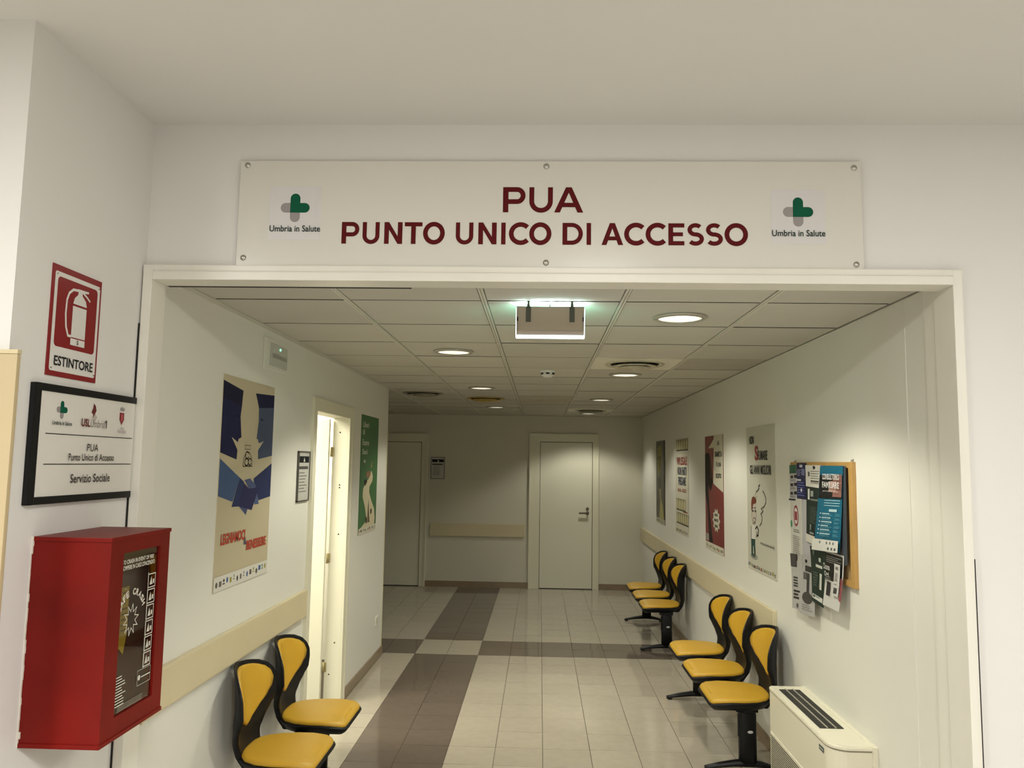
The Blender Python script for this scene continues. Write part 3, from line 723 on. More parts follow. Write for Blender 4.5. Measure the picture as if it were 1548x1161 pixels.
# left wall, green
p = poster('wall_poster', 'green poster with winding cream road beyond the open door', (XL, 6.43, 1.20), LEFTW, 0.68, 0.99, '2f6432')
P = Print(pz)
P.poly('c6bd9c', [(0.0, 0.045), (0.10, 0.058), (0.237, 0.089), (0.273, 0.138), (0.218, 0.218), (0.118, 0.308), (0.129, 0.374), (0.208, 0.419), (0.336, 0.455), (0.399, 0.493), (0.418, 0.522),
                  (0.457, 0.507), (0.496, 0.472), (0.479, 0.432), (0.37, 0.385), (0.364, 0.337), (0.458, 0.264), (0.588, 0.188), (0.625, 0.105), (0.609, 0.045)])
P.poly('8d6a50', arc(0.31, 0.492, 0.085, 0.03, 0, 360, 12)[:-1]); P.ell('2d2a22', 0.21, 0.43, 0.06, 0.02); P.ell('3a3128', 0.20, 0.41, 0.03, 0.012)
P.poly('b09a6a', [(0.40, 0.55), (0.415, 0.62), (0.425, 0.55)]); P.poly('b09a6a', [(0.42, 0.55), (0.47, 0.61), (0.44, 0.55)])
P.poly('6c5f4a', [(0.32, 0.08), (0.42, 0.08), (0.37, 0.20), (0.36, 0.28), (0.33, 0.22)]); P.ell('3a3128', 0.28, 0.105, 0.03, 0.03); P.ell('3a3128', 0.46, 0.17, 0.03, 0.025)
P.rect('c9c4b2', 0, 0.68, 0, 0.05); P.logos(0.02, 0.66, 0.008, 0.045, 12)
P.done(p)
WT = mat('c3c6b4', 0.5)
for s, x0, x1, z0, z1 in (('Liberi', 0.04, 0.27, 0.885, 0.935), ('di', 0.04, 0.11, 0.825, 0.872), ('Essere', 0.04, 0.285, 0.735, 0.785), ('Sani', 0.04, 0.235, 0.66, 0.705), ('e', 0.10, 0.18, 0.59, 0.615)):
    text(p, 'lettering', s, x0, x1, z0, z1, pz-0.0025, WT, 0.03)
# right wall, cigarette man
p = poster('wall_poster', 'pale grey poster of smoking man in green trousers, nearest to cork board', (XR, 5.757, 1.095), RIGHTW, 0.693, 0.99, 'bcbaaa')
P = Print(pz)
P.ell('8b8f82', 0.16, 0.094, 0.095, 0.022); P.ell('4c5348', 0.15, 0.098, 0.05, 0.012)
P.poly('6a3522', [(0.105, 0.459), (0.125, 0.495), (0.169, 0.508), (0.225, 0.498), (0.243, 0.481), (0.233, 0.462), (0.157, 0.451), (0.125, 0.41), (0.107, 0.40)])
P.poly('b9b0a0', [(0.125, 0.41), (0.157, 0.449), (0.232, 0.458), (0.236, 0.41), (0.225, 0.357), (0.197, 0.319), (0.14, 0.318), (0.115, 0.37)])
P.line('2c2a26', [(0.125, 0.425), (0.115, 0.37), (0.14, 0.318), (0.197, 0.319), (0.228, 0.36), (0.236, 0.42)], 0.005)
P.line('2c2a26', [(0.135, 0.422), (0.165, 0.428)], 0.008); P.line('2c2a26', [(0.19, 0.428), (0.225, 0.43)], 0.008)
P.ell('2c2a26', 0.15, 0.405, 0.018, 0.009); P.ell('2c2a26', 0.21, 0.407, 0.018, 0.009); P.line('2c2a26', arc(0.185, 0.345, 0.03, 0.016, 0, 360, 12)[:-1], 0.005, True)
P.poly('cfccc2', [(0.10, 0.305), (0.206, 0.312), (0.195, 0.205), (0.094, 0.2)]); P.line('3b4a44', [(0.105, 0.30), (0.098, 0.205)], 0.012)
P.poly('24443c', [(0.094, 0.21), (0.198, 0.214), (0.194, 0.17), (0.206, 0.108), (0.17, 0.108), (0.155, 0.165), (0.140, 0.165), (0.135, 0.105), (0.098, 0.105)])
P.line('2c2a26', [(0.206, 0.285), (0.25, 0.305), (0.285, 0.285), (0.28, 0.25), (0.24, 0.24), (0.255, 0.27)], 0.012)
P.line('55564c', [(0.344, 0.59), (0.301, 0.580), (0.31, 0.565), (0.275, 0.549), (0.24, 0.54)], 0.012)
P.line('4a4a42', [(0.40, 0.552), (0.438, 0.535), (0.47, 0.51), (0.472, 0.476), (0.43, 0.45), (0.36, 0.432), (0.402, 0.415), (0.348, 0.397), (0.382, 0.374), (0.362, 0.338), (0.316, 0.315)], 0.009)
P.line('a5a496', [(0.24, 0.54), (0.21, 0.52), (0.23, 0.50), (0.27, 0.51)], 0.007)
P.line('6d6a60', [(0.32+k*0.0105, 0.190+(0.012 if k % 2 else 0)+0.004*(k % 3)) for k in range(32)], 0.005)
P.logos(0.015, 0.675, 0.012, 0.05, 15)
P.done(p)
KT = mat('262420', 0.5)
text(p, 'lettering', 'NON', 0.086, 0.203, 0.868, 0.928, pz-0.0025, KT, 0.03)
text(p, 'lettering', 'S', 0.222, 0.308, 0.754, 0.857, pz-0.0025, mat('8e2724', 0.5), 0.04)
text(p, 'lettering', 'FUMARE', 0.300, 0.525, 0.756, 0.821, pz-0.0025, KT, 0.03)
text(p, 'lettering', 'GLI ANNI MIGLIORI', 0.092, 0.602, 0.660, 0.724, pz-0.0025, KT, 0.03)
# right wall, red
p = poster('wall_poster', 'dark red poster with black figure and white speech bubble', (XR, 7.197, 1.085), RIGHTW, 0.70, 0.985, '6e201e')
P = Print(pz)
P.poly('211d1a', [(0.0, 0.825), (0.09, 0.84), (0.186, 0.833), (0.25, 0.745), (0.322, 0.584), (0.23, 0.506), (0.127, 0.55), (0.164, 0.357), (0.30, 0.065), (0.15, 0.065), (0.095, 0.353), (0.0, 0.487)])
P.poly('4b3a30', [(0.186, 0.80), (0.25, 0.745), (0.305, 0.60), (0.22, 0.62)])
P.poly('c2bea9', [(0.371, 0.985), (0.70, 0.985), (0.70, 0.507), (0.33, 0.574), (0.366, 0.878), (0.142, 0.878), (0.37, 0.955)])
bp_ = []
for i in range(20):
    r = 1.0 if i % 2 == 0 else 0.72
    bp_.append((0.435+0.145*r*cos(2*pi*i/20), 0.266+0.105*r*sin(2*pi*i/20)))
P.poly('c2bea9', bp_)
P.rect('c2bea9', 0, 0.70, 0, 0.06); P.logos(0.02, 0.68, 0.01, 0.05, 14); P.rect('a09c8c', 0.03, 0.13, 0.072, 0.13); P.line('2a2622', [(0.05, 0.12), (0.09, 0.08)], 0.01)
P.done(p)
for s, x0, x1, z0, z1 in (('LA', 0.505, 0.580, 0.897, 0.936), ('SIGARETTA', 0.415, 0.675, 0.800, 0.844), ('\u00c8 UN', 0.465, 0.632, 0.718, 0.762), ('RICATTO', 0.448, 0.640, 0.622, 0.661), ('NON', 0.38, 0.49, 0.30, 0.325), ('FARTI', 0.36, 0.51, 0.255, 0.28), ('USARE', 0.375, 0.495, 0.208, 0.232)):
    text(p, 'lettering', s, x0, x1, z0, z1, pz-0.0025, KT, 0.03)
# right wall, white with blue / red capitals
p = poster('wall_poster', 'white poster with red and blue block capitals between bottle rows', (XR, 8.757, 1.095), RIGHTW, 0.752, 1.0, 'c4c0ac')
P = Print(pz)
for x0, x1, z0, z1, n in ((0.06, 0.735, 0.866, 0.988, 5), (0.055, 0.595, 0.237, 0.362, 4), (0.068, 0.747, 0.098, 0.217, 6)):
    R_ = Print(pz); R_.rect('77755a', x0, x1, z0, z1)
    wd = (x1-x0)/n
    for k in range(n):
        a = x0+wd*(k+0.12); b = x0+wd*(k+0.88); zz = z1-z0
        R_.poly('b9b089', [(a, z0+zz*.14), (b, z0+zz*.14), (b, z0+zz*.7), (b-wd*.2, z0+zz*.95), (a+wd*.2, z0+zz*.95), (a, z0+zz*.7)])
    R_.rect('33332a', x0, x1, z0, z0+(z1-z0)*0.08); R_.done(p, 'bottle_row')
P.rect('7c2d28', 0.45, 0.70, 0.229, 0.243)
P.logos(0.03, 0.73, 0.01, 0.055, 12)
P.done(p)
BL = mat('3c4154', 0.5); RD = mat('93302c', 0.5)
for s, m_, x0, x1, z0, z1 in (('VIVI LEGALE', RD, 0.10, 0.697, 0.718, 0.803), ('NON FARTI', BL, 0.136, 0.657, 0.613, 0.698), ('FREGARE', BL, 0.182, 0.624, 0.506, 0.594), ('ALCOL - GIOCO', RD, 0.145, 0.636, 0.436, 0.472)):
    text(p, 'lettering', s, x0, x1, z0, z1, pz-0.0025, m_, 0.03)
# right wall, dark with a yellow shape
p = poster('wall_poster', 'dark olive poster with pale yellow figure, farthest on right wall', (XR, 10.20, 1.10), RIGHTW, 0.70, 1.01, '3a3528')
P = Print(pz)
P.poly('8f8a4c', [(0.12, 0.93), (0.25, 0.955), (0.38, 0.952), (0.45, 0.90), (0.469, 0.814), (0.383, 0.668), (0.28, 0.578), (0.20, 0.58), (0.117, 0.616), (0.073, 0.767)])
P.line('3a3a20', [(0.11, 0.80), (0.42, 0.81)], 0.012); P.line('3a3a20', [(0.12, 0.775), (0.40, 0.78)], 0.008)
P.poly('5b5649', [(0.10, 0.55), (0.38, 0.55), (0.42, 0.43), (0.2, 0.40)])
P.poly('9a945c', [(0.247, 0.419), (0.377, 0.414), (0.406, 0.298), (0.53, 0.218), (0.618, 0.058), (0.258, 0.056), (0.341, 0.276)])
P.poly('1a1812', [(0.62, 1.0), (0.70, 1.0), (0.70, 0.06), (0.64, 0.06)])
P.rect('a8a48f', 0, 0.70, 0, 0.056); P.logos(0.02, 0.68, 0.008, 0.05, 10)
P.done(p)

# ================================================================== NAME PLATES, SOCKET
def plate(label, loc, rot, w_, h_):
    t = thing('name_plate', label, 'name plate', loc, rot, 'framed name plates beside doors')
    bx('panel', (0.004, -0.008, 0.004), (w_-0.004, 0, h_-0.004), mat('b9b7ae', 0.3), t)
    for a, b in (((0, 0), (0.008, h_)), ((w_-0.008, 0), (w_, h_)), ((0, 0), (w_, 0.008)), ((0, h_-0.008), (w_, h_))):
        bx('frame_bar', (a[0], -0.013 - (0.0004 if b[1]-a[1] > 0.1 else 0), a[1]), (b[0], 0, b[1]), mat('55524b', 0.35, 0.4), t)
    P = Print(-0.0082); P.rect('15171a', 0.015, w_-0.015, h_*0.77, h_*0.90)
    P.poly('c8c8c0', [(w_*.45, h_*.79), (w_*.6, h_*.79), (w_*.52, h_*.88)])
    P.rect('4b4a48', 0.02, w_-0.03, h_*0.64, h_*0.70); P.bars('77756f', 0.03, w_-0.05, h_*0.15, h_*0.58, 7, 0.35, 0.35)
    P.done(t, 'print')
plate('slim framed name plate beside the open office door', (XL, 4.748, 1.55), LEFTW, 0.235, 0.31)
plate('grey framed name plate beside the dark door on the end wall', (-1.612, YE, 1.555), FRONTW, 0.205, 0.322)
so = thing('wall_socket', 'small white socket low on the left wall near its end', 'socket', (XL, 7.235, 0.315), LEFTW)
bx('cover', (0, -0.010, 0), (0.12, 0, 0.082), mat('d9d6c6', 0.35), so, 0.003)
bx('module', (0.025, -0.0115, 0.018), (0.095, -0.010, 0.064), mat('c6c2b0', 0.35), so, 0.001)

# ================================================================== CORK BOARD AND FLYERS
cb = thing('notice_board', 'wooden framed cork board with drooping flyers on the right wall', 'notice board', (XR, 4.722, 1.245), RIGHTW)
WOOD = mat('b08a4e', 0.45, noise=0.12, nscale=9, name='pine')
bx('cork', (0.01, -0.008, 0.01), (0.90, -0.001, 0.58), mat('9a7d52', 0.9, noise=0.2, nscale=60), cb)
for a, b in (((0, 0), (0.03, 0.592)), ((0.876, 0), (0.924, 0.592)), ((0.0302, 0.562), (0.8758, 0.592)), ((0.0302, 0), (0.8758, 0.03))):
    bx('frame_bar', (a[0], -0.018 - (0.0004 if b[1]-a[1] > 0.5 else 0), a[1]), (b[0], 0, b[1]), WOOD, cb, 0.002)
for x in (0.053, 0.9):
    bm = bmesh.new(); cyl(bm, (x, -0.006, 0.598), 0.004, 0.012, 'y', 10); box(bm, (x-0.004, -0.004, 0.59), (x+0.004, 0, 0.606)); obj('hanger', bm, CHROME, cb)
fk = [0]
def flyer(label, q, col, off, curl=0.0, name='flyer'):
    """q: top-left, top-right, bottom-right, bottom-left in board coordinates; curl lifts the bottom edge off the wall"""
    t = thing(name, label, 'flyer', (XR - off - 0.0095, 4.722, 1.245), RIGHTW, 'flyers on the notice board')
    bm = bmesh.new(); n = 6; g = []
    for i in range(n+1):
        r = []
        for j in range(4):
            s_, v_ = j/3, i/n
            a = Vector(q[0]).lerp(Vector(q[1]), s_); b = Vector(q[3]).lerp(Vector(q[2]), s_); p_ = a.lerp(b, v_)
            r.append((p_.x, -curl*v_*v_, p_.y))
        g.append(r)
    F = [[bm.verts.new(p_) for p_ in r] for r in g]; Bk = [[bm.verts.new((p_[0], p_[1]+0.0008, p_[2])) for p_ in r] for r in g]
    for i in range(n):
        for j in range(3):
            bm.faces.new((F[i][j], F[i+1][j], F[i+1][j+1], F[i][j+1])); bm.faces.new((Bk[i][j], Bk[i][j+1], Bk[i+1][j+1], Bk[i+1][j]))
    for i in range(n):
        bm.faces.new((F[i][0], Bk[i][0], Bk[i+1][0], F[i+1][0])); bm.faces.new((F[i][3], F[i+1][3], Bk[i+1][3], Bk[i][3]))
    for j in range(3):
        bm.faces.new((F[0][j], F[0][j+1], Bk[0][j+1], Bk[0][j])); bm.faces.new((F[n][j], Bk[n][j], Bk[n][j+1], F[n][j+1]))
    obj('sheet', bm, mat(col, 0.4), t)
    def uv(x, v):                                     # sheet coordinates (x right 0..1, v down 0..1)
        a = Vector(q[0]).lerp(Vector(q[1]), x); b = Vector(q[3]).lerp(Vector(q[2]), x); p_ = a.lerp(b, v)
        return p_, -curl*v*v
    t2 = bmesh.new(); ms = []
    class A:
        k = 0
        def quad(s, c, x0, x1, v0, v1, nn=3):
            mm = mat(c, 0.45)
            if mm not in ms: ms.append(mm)
            A.k += 1
            for i in range(nn):
                va, vb = v0+(v1-v0)*i/nn, v0+(v1-v0)*(i+1)/nn
                vs = []
                for x, v in ((x0, va), (x0, vb), (x1, vb), (x1, va)):
                    p_, y = uv(x, v); vs.append(t2.verts.new((p_.x, y-0.0012-0.00015*A.k, p_.y)))
                f = t2.faces.new(vs); f.material_index = ms.index(mm)
            return s
        def ell(s, c, x, v, rx, rv):
            mm = mat(c, 0.45)
            if mm not in ms: ms.append(mm)
            A.k += 1; vs = []
            for i in range(16):
                p_, y = uv(x+rx*cos(2*pi*i/16), v-rv*sin(2*pi*i/16)); vs.append(t2.verts.new((p_.x, y-0.0012-0.00015*A.k, p_.y)))
            f = t2.faces.new(vs[::-1]); f.material_index = ms.index(mm); return s
        def lines(s, c, x0, x1, v0, v1, n_, fill=0.4, rag=0.3):
            for k in range(n_):
                h = (v1-v0)/n_; s.quad(c, x0, x1-(x1-x0)*rag*random.random(), v0+k*h, v0+(k+fill)*h, 1)
            return s
        def end(s): obj('print', t2, ms, t); return t
    return t, A()
def pin(t, q_, y=-0.004, c='151515'):
    bm = bmesh.new(); cyl(bm, (q_[0], y, q_[1]), 0.010, 0.007, 'y', 12, 0, 0.007); obj('pin', bm, mat(c, 0.35), t)

# back layer
t, a = flyer('bare grey lilac sheet at mid left of the board', [(0.20, 0.40), (0.36, 0.40), (0.36, 0.03), (0.20, 0.03)], 'a9a7a8', 0.0105); a.end()
t, a = flyer('white leaflet with red oval emblem, left edge of board', [(0.0, 0.385), (0.205, 0.385), (0.205, 0.03), (0.0, 0.03)], 'bdbab0', 0.0125)
a.ell('8d3a40', 0.5, 0.28, 0.22, 0.17); a.ell('c0bcb4', 0.5, 0.28, 0.17, 0.13); a.quad('8d3a40', 0.38, 0.62, 0.21, 0.35, 1); a.ell('3c8a5c', 0.09, 0.42, 0.08, 0.06)
a.lines('6f6d66', 0.25, 0.85, 0.50, 0.56, 2); a.lines('908d84', 0.2, 0.85, 0.60, 0.92, 10); a.end()
t, a = flyer('pale poster with green header and photo rows, top left corner of board', [(-0.006, 0.575), (0.14, 0.578), (0.13, 0.372), (-0.016, 0.369)], 'b0aeac', 0.0105)
a.quad('2a5c44', 0.0, 0.85, 0.0, 0.24, 1)
for v in (0.30, 0.52, 0.76): a.quad('332f34', 0.15, 0.48, v, v+0.08, 1); a.quad('2b2830', 0.6, 0.95, v-0.02, v+0.07, 1); a.lines('77757a', 0.15, 0.8, v+0.11, v+0.18, 2)
a.quad('23243f', -0.05, 0.8, 0.95, 1.0, 1); a.end()
t, a = flyer('dark blue flyer with white print at top left of board', [(0.125, 0.587), (0.29, 0.587), (0.280, 0.385), (0.125, 0.385)], '1b1d44', 0.0125)
a.quad('b6b7c0', 0.35, 0.65, 0.05, 0.12, 1); a.lines('8488a8', 0.1, 0.5, 0.18, 0.38, 5); a.quad('6c6f92', 0.55, 0.9, 0.16, 0.34, 1); a.quad('b9bac2', 0.0, 0.5, 0.45, 0.50, 1); a.lines('5b63a0', 0.1, 0.9, 0.53, 0.95, 6); a.ell('c9cad0', 0.55, 0.75, 0.08, 0.05); a.end()
t, a = flyer('black and white leaflet with bold lines, drooping at lower left corner', [(-0.008, 0.062), (0.200, 0.075), (0.205, -0.225), (0.045, -0.240)], 'a7a5a0', 0.0155, 0.012)
a.quad('3c3a3a', 0.0, 0.55, 0.0, 0.24, 2); a.ell('24221f', 0.55, 0.06, 0.09, 0.07); a.lines('3a3836', 0.2, 0.75, 0.42, 0.62, 4, 0.6); a.lines('2d2b29', 0.2, 0.85, 0.66, 0.84, 3, 0.6); a.quad('5c5a56', 0.5, 0.7, 0.9, 0.97, 1); a.end()
t, a = flyer('grey sheet with dark photo of a standing figure, bottom of board', [(0.215, 0.085), (0.40, 0.085), (0.432, -0.222), (0.205, -0.238)], 'a3a19d', 0.0175, 0.016)
a.quad('2b2a29', 0.25, 0.75, 0.18, 0.28, 1); a.quad('55534f', 0.1, 0.6, 0.30, 0.42, 1); a.quad('363432', 0.38, 0.58, 0.30, 0.75, 3); a.ell('3e3b39', 0.45, 0.72, 0.38, 0.10); a.lines('7c7a76', 0.1, 0.9, 0.84, 0.95, 3)
pin(t, (0.285, 0.052)); a.end()
t, a = flyer('dark green poster below the pinned white note on the board', [(0.292, 0.462), (0.535, 0.462), (0.470, 0.150), (0.274, 0.160)], '14241f', 0.0140)
a.quad('c4c6be', 0.12, 0.24, 0.05, 0.24, 1); a.quad('8a9088', 0.3, 0.48, 0.08, 0.18, 1); a.quad('6d746c', 0.3, 0.8, 0.22, 0.25, 1); a.lines('48554e', 0.3, 0.85, 0.36, 0.66, 9); a.quad('6d746c', 0.3, 0.42, 0.67, 0.77, 1); a.quad('7c827a', 0.3, 0.6, 0.80, 0.84, 1)
a.quad('c2bfb2', 0.0, 1.0, 0.86, 1.0, 1); a.end()
t, a = flyer('white note held by a black pin at top of the board', [(0.290, 0.575), (0.542, 0.575), (0.530, 0.455), (0.293, 0.460)], 'c5c2b8', 0.0165)
a.lines('77746c', 0.35, 0.9, 0.26, 0.9, 6, 0.3, 0.15); a.quad('4d4a42', 0.35, 0.85, 0.70, 0.76, 1); a.quad('5c5a52', 0.18, 0.28, 0.30, 0.52, 1)
pin(t, (0.438, 0.562)); a.end()
t, a = flyer('dark green leaflet with white boxes, lower middle of board', [(0.345, 0.142), (0.590, 0.142), (0.572, -0.150), (0.400, -0.140)], '15281f', 0.0200, 0.014)
a.quad('a9ada4', 0.55, 0.68, 0.17, 0.24, 1); a.quad('b9bbb0', 0.35, 0.78, 0.30, 0.35, 1); a.lines('566058', 0.15, 0.5, 0.45, 0.72, 6); a.quad('b5b7ac', 0.62, 0.78, 0.44, 0.72, 2); a.quad('c2c3ba', 0.1, 0.9, 0.85, 0.93, 1); a.lines('78807a', 0.2, 0.85, 0.86, 0.92, 1); a.ell('20352b', 0.22, 0.885, 0.06, 0.03)
a.quad('565c56', 0.2, 0.3, 0.06, 0.14, 1); a.end()
t, a = flyer('bluish grey sheet behind the teal flyer, right side of board', [(0.80, 0.572), (0.872, 0.572), (0.862, 0.10), (0.78, 0.10)], '3f454c', 0.0190); a.end()
t, a = flyer('black and white Donna Oggi leaflet drooping at lower right of board', [(0.590, 0.142), (0.832, 0.142), (0.806, -0.125), (0.590, -0.128)], 'bfbdb6', 0.0225, 0.022)
a.quad('171716', 0.0, 0.95, 0.03, 0.52, 3); a.lines('8c8b86', 0.05, 0.9, 0.08, 0.22, 4, 0.25); a.lines('8f8e89', 0.0, 0.4, 0.46, 0.6, 4, 0.3); a.quad('2a2827', 0.15, 0.38, 0.55, 0.80, 1); a.end()
dn = t
o = text(dn, 'lettering', 'Donna', 0.615, 0.700, 0.055, 0.085, -0.022, mat('b4b3ad', 0.5), 0.02); o = text(dn, 'lettering', 'Oggi', 0.630, 0.690, 0.018, 0.048, -0.024, mat('b4b3ad', 0.5), 0.02)
t, a = flyer('narrow white card with grey text lines over the Donna Oggi leaflet', [(0.735, 0.095), (0.808, 0.095), (0.800, -0.056), (0.728, -0.060)], 'c4c2bb', 0.034, 0.012)
a.quad('77756f', 0.25, 0.75, 0.08, 0.18, 1); a.lines('5c5a56', 0.2, 0.8, 0.28, 0.55, 8); a.lines('77756f', 0.2, 0.8, 0.62, 0.68, 1); a.quad('3c3a38', 0.2, 0.75, 0.74, 0.92, 1); a.end()
t, a = flyer('narrow pink strip peeking out beside the white card', [(0.80, 0.03), (0.826, 0.03), (0.822, -0.080), (0.796, -0.072)], '8a4a4c', 0.032, 0.010); a.end()
t, a = flyer('large teal Consultorio Familiare flyer at upper right of board', [(0.540, 0.573), (0.850, 0.573), (0.808, 0.153), (0.444, 0.132)], '0d5f78', 0.0230, 0.012)
a.quad('121416', 0.02, 1.0, 0.11, 0.385, 2); a.quad('8a6258', 0.62, 0.97, 0.10, 0.36, 2); a.quad('b08c80', 0.45, 0.75, 0.18, 0.30, 1); a.quad('5a3a34', 0.62, 0.85, 0.10, 0.15, 1)
a.lines('8fb4bc', 0.30, 0.95, 0.40, 0.49, 3, 0.3, 0.05); a.quad('a9c4c8', 0.52, 0.83, 0.505, 0.535, 1)
for k in range(6):
    v = 0.56+k*0.047; a.ell('c9d8d8', 0.18, v, 0.022, 0.007); a.quad('b7d0d4', 0.25, 0.55+0.06*(k % 3), v-0.004, v+0.005, 1); a.lines('5f9aa8', 0.25, 0.72, v+0.010, v+0.036, 3, 0.35); a.lines('5f9aa8', 0.78, 0.98, v, v+0.03, 3, 0.35)
a.quad('cbc9c0', 0.0, 1.0, 0.865, 1.0, 1)
for x in (0.28, 0.55, 0.68, 0.8): a.quad('5c6a68', x, x+0.05, 0.885, 0.915, 1)
for x in (0.62, 0.75, 0.87): a.quad('4d5a5a', x, x+0.06, 0.95, 0.98, 1)
tw = a.end()
text(tw, 'lettering', 'CONSULTORIO', 0.600, 0.828, 0.503, 0.533, -0.012, mat('c9c6c2', 0.5), 0.02)
text(tw, 'lettering', 'FAMILIARE', 0.600, 0.826, 0.462, 0.492, -0.013, mat('c9c6c2', 0.5), 0.02)
text(tw, 'lettering', 'percorso di salute', 0.61, 0.81, 0.440, 0.450, -0.014, mat('c9c6c2', 0.5), 0.0)

# ================================================================== FAN COIL HEATER
fc = thing('fan_coil', 'cream wall heater with dark top grille at the bottom right', 'heater', (XR, 4.605, 0.09), RIGHTW)
Lh, Hf, Df, R = 0.955, 0.497, 0.198, 0.085
def plan(d, r, x0=0.0, x1=Lh, rl=0.02):
    """plan outline seen from above: back at y=0, front at y=-d, near (right) end rounded"""
    return [(x0, 0.0), (x1, 0.0)] + [(x1-r+r*cos(a), -d+r-r*sin(a)) for a in [pi/2*i/8 for i in range(9)]] + [(x0+rl-rl*sin(a), -d+rl-rl*cos(a)) for a in [pi/2*i/4 for i in range(5)]]
def prism(bm, pts, z0, z1, mi=0, inset=0.0):
    n = len(pts); t = bmesh.new()
    A = [t.verts.new((p_[0], p_[1], z0)) for p_ in pts]; Bv = [t.verts.new((p_[0], p_[1], z1)) for p_ in pts]
    for i in range(n): t.faces.new((A[i], A[(i+1) % n], Bv[(i+1) % n], Bv[i]))
    t.faces.new(A[::-1]); t.faces.new(Bv)
    bmesh.ops.recalc_face_normals(t, faces=t.faces[:])
    if inset: bmesh.ops.bevel(t, geom=[e_ for e_ in t.edges if all(abs(v.co.z-z1) < 1e-6 for v in e_.verts)], offset=inset, segments=3, affect='EDGES')
    merge(bm, t, mi)
bm = bmesh.new(); prism(bm, plan(Df, R), 0.0, Hf-0.024)
obj('casing', bm, HEATER, fc)
bm = bmesh.new(); prism(bm, plan(Df-0.008, R-0.006, 0.004, Lh-0.006), Hf-0.0245, Hf-0.016); obj('shadow_joint', bm, mat('8f8a76', 0.5), fc)
bm = bmesh.new(); prism(bm, plan(Df+0.002, R, -0.001, Lh+0.001), Hf-0.016, Hf, 0, 0.005)
tp = obj('top_cover', bm, HEATER, fc)
bx('back_flange', (0.0, -0.022, -0.01), (Lh+0.012, 0.0, Hf+0.004), HEATER, fc, 0.004)
gx0, gx1, gy0, gy1 = 0.075, 0.715, -0.165, -0.052
bm = bmesh.new(); box(bm, (gx0, gy0, Hf-0.002), (gx1, gy1, Hf+0.0006)); gr = obj('grille', bm, mat('191815', 0.6), tp)
for yy in (gy0+0.036, gy0+0.076):
    bx('bar', (gx0, yy-0.003, Hf), (gx1, yy+0.003, Hf+0.006), mat('9a9686', 0.4), gr)
bm = bmesh.new()
for k in range(44):
    x = gx0+0.008+(gx1-gx0-0.016)*k/43
    box(bm, (x-0.0022, gy0, Hf), (x+0.0022, gy1, Hf+0.0035))
o = obj('fins', bm, mat('3f3d36', 0.5), gr); o['kind'] = 'stuff'
bm = bmesh.new(); box(bm, (0.03, -Df-0.004, 0.02), (0.86, -Df+0.001, 0.262), 0, 0.002); lg = obj('front_grille', bm, HEATER, fc)
bm = bmesh.new()
for k in range(19):
    z = 0.030+0.0117*k
    box(bm, (0.045, -Df-0.0052, z), (0.845, -Df-0.003, z+0.0055))
o = obj('louvres', bm, mat('3a382f', 0.7), lg); o['kind'] = 'stuff'
bx('badge', (0.80, -Df-0.002, 0.435), (0.86, -Df, 0.456), mat('2c3a34', 0.4), fc)
bx('badge_text', (0.806, -Df-0.0026, 0.442), (0.854, -Df-0.002, 0.449), mat('9aa39a', 0.4), fc)

# ================================================================== BEAM BENCHES
def interp(tab, z):
    for (a, va), (b, vb) in zip(tab, tab[1:]):
        if a <= z <= b:
            k = (z-a)/(b-a); k = k*k*(3-2*k)*0.35 + k*0.65
            return va+(vb-va)*k
    return tab[-1][1] if z > tab[-1][0] else tab[0][1]
WS = [(0.375, 0.120), (0.43, 0.122), (0.48, 0.138), (0.53, 0.168), (0.58, 0.198), (0.63, 0.219), (0.68, 0.230), (0.72, 0.231), (0.755, 0.220), (0.785, 0.195), (0.81, 0.150), (0.823, 0.100), (0.829, 0.03)]
XS = [(0.375, 0.145), (0.43, 0.105), (0.50, 0.085), (0.60, 0.072), (0.70, 0.062), (0.80, 0.045), (0.829, 0.036)]
TS = [(0.375, 0.055), (0.45, 0.050), (0.55, 0.038), (0.70, 0.026), (0.829, 0.016)]
def wing(z): return 0.088*min(1, max(0.3, (z-0.40)/0.22))
def front_x(y, z):
    w_ = interp(WS, z); return interp(XS, z) + wing(z)*(abs(y)/0.23)**1.6
def back_shell_bm():
    bm = bmesh.new(); zs = [0.375+0.454*(1-(1-i/34)**1.35) for i in range(35)]; n = 14; rings = []
    for z in zs:
        w_ = interp(WS, z); t_ = interp(TS, z); r = []
        for j in range(n+1):
            s_ = -1+2*j/n; r.append(bm.verts.new((front_x(s_*w_, z), s_*w_, z)))
        for j in range(n+1):
            s_ = 1-2*j/n; q = front_x(s_*w_, z) - (t_*(1-0.45*abs(s_)**3)); r.append(bm.verts.new((q, s_*w_*1.0, z)))
        rings.append(r)
    m_ = len(rings[0])
    for A, B2 in zip(rings, rings[1:]):
        for i in range(m_):
            f = bm.faces.new((A[i], A[(i+1) % m_], B2[(i+1) % m_], B2[i])); f.smooth = True
    bm.faces.new(rings[0][::-1]); bm.faces.new(rings[-1])
    bmesh.ops.recalc_face_normals(bm, faces=bm.faces[:])
    return bm
WP = [(0.540, 0.006), (0.56, 0.046), (0.60, 0.114), (0.64, 0.166), (0.68, 0.199), (0.715, 0.208), (0.75, 0.198), (0.775, 0.172), (0.795, 0.128), (0.806, 0.085), (0.812, 0.02)]
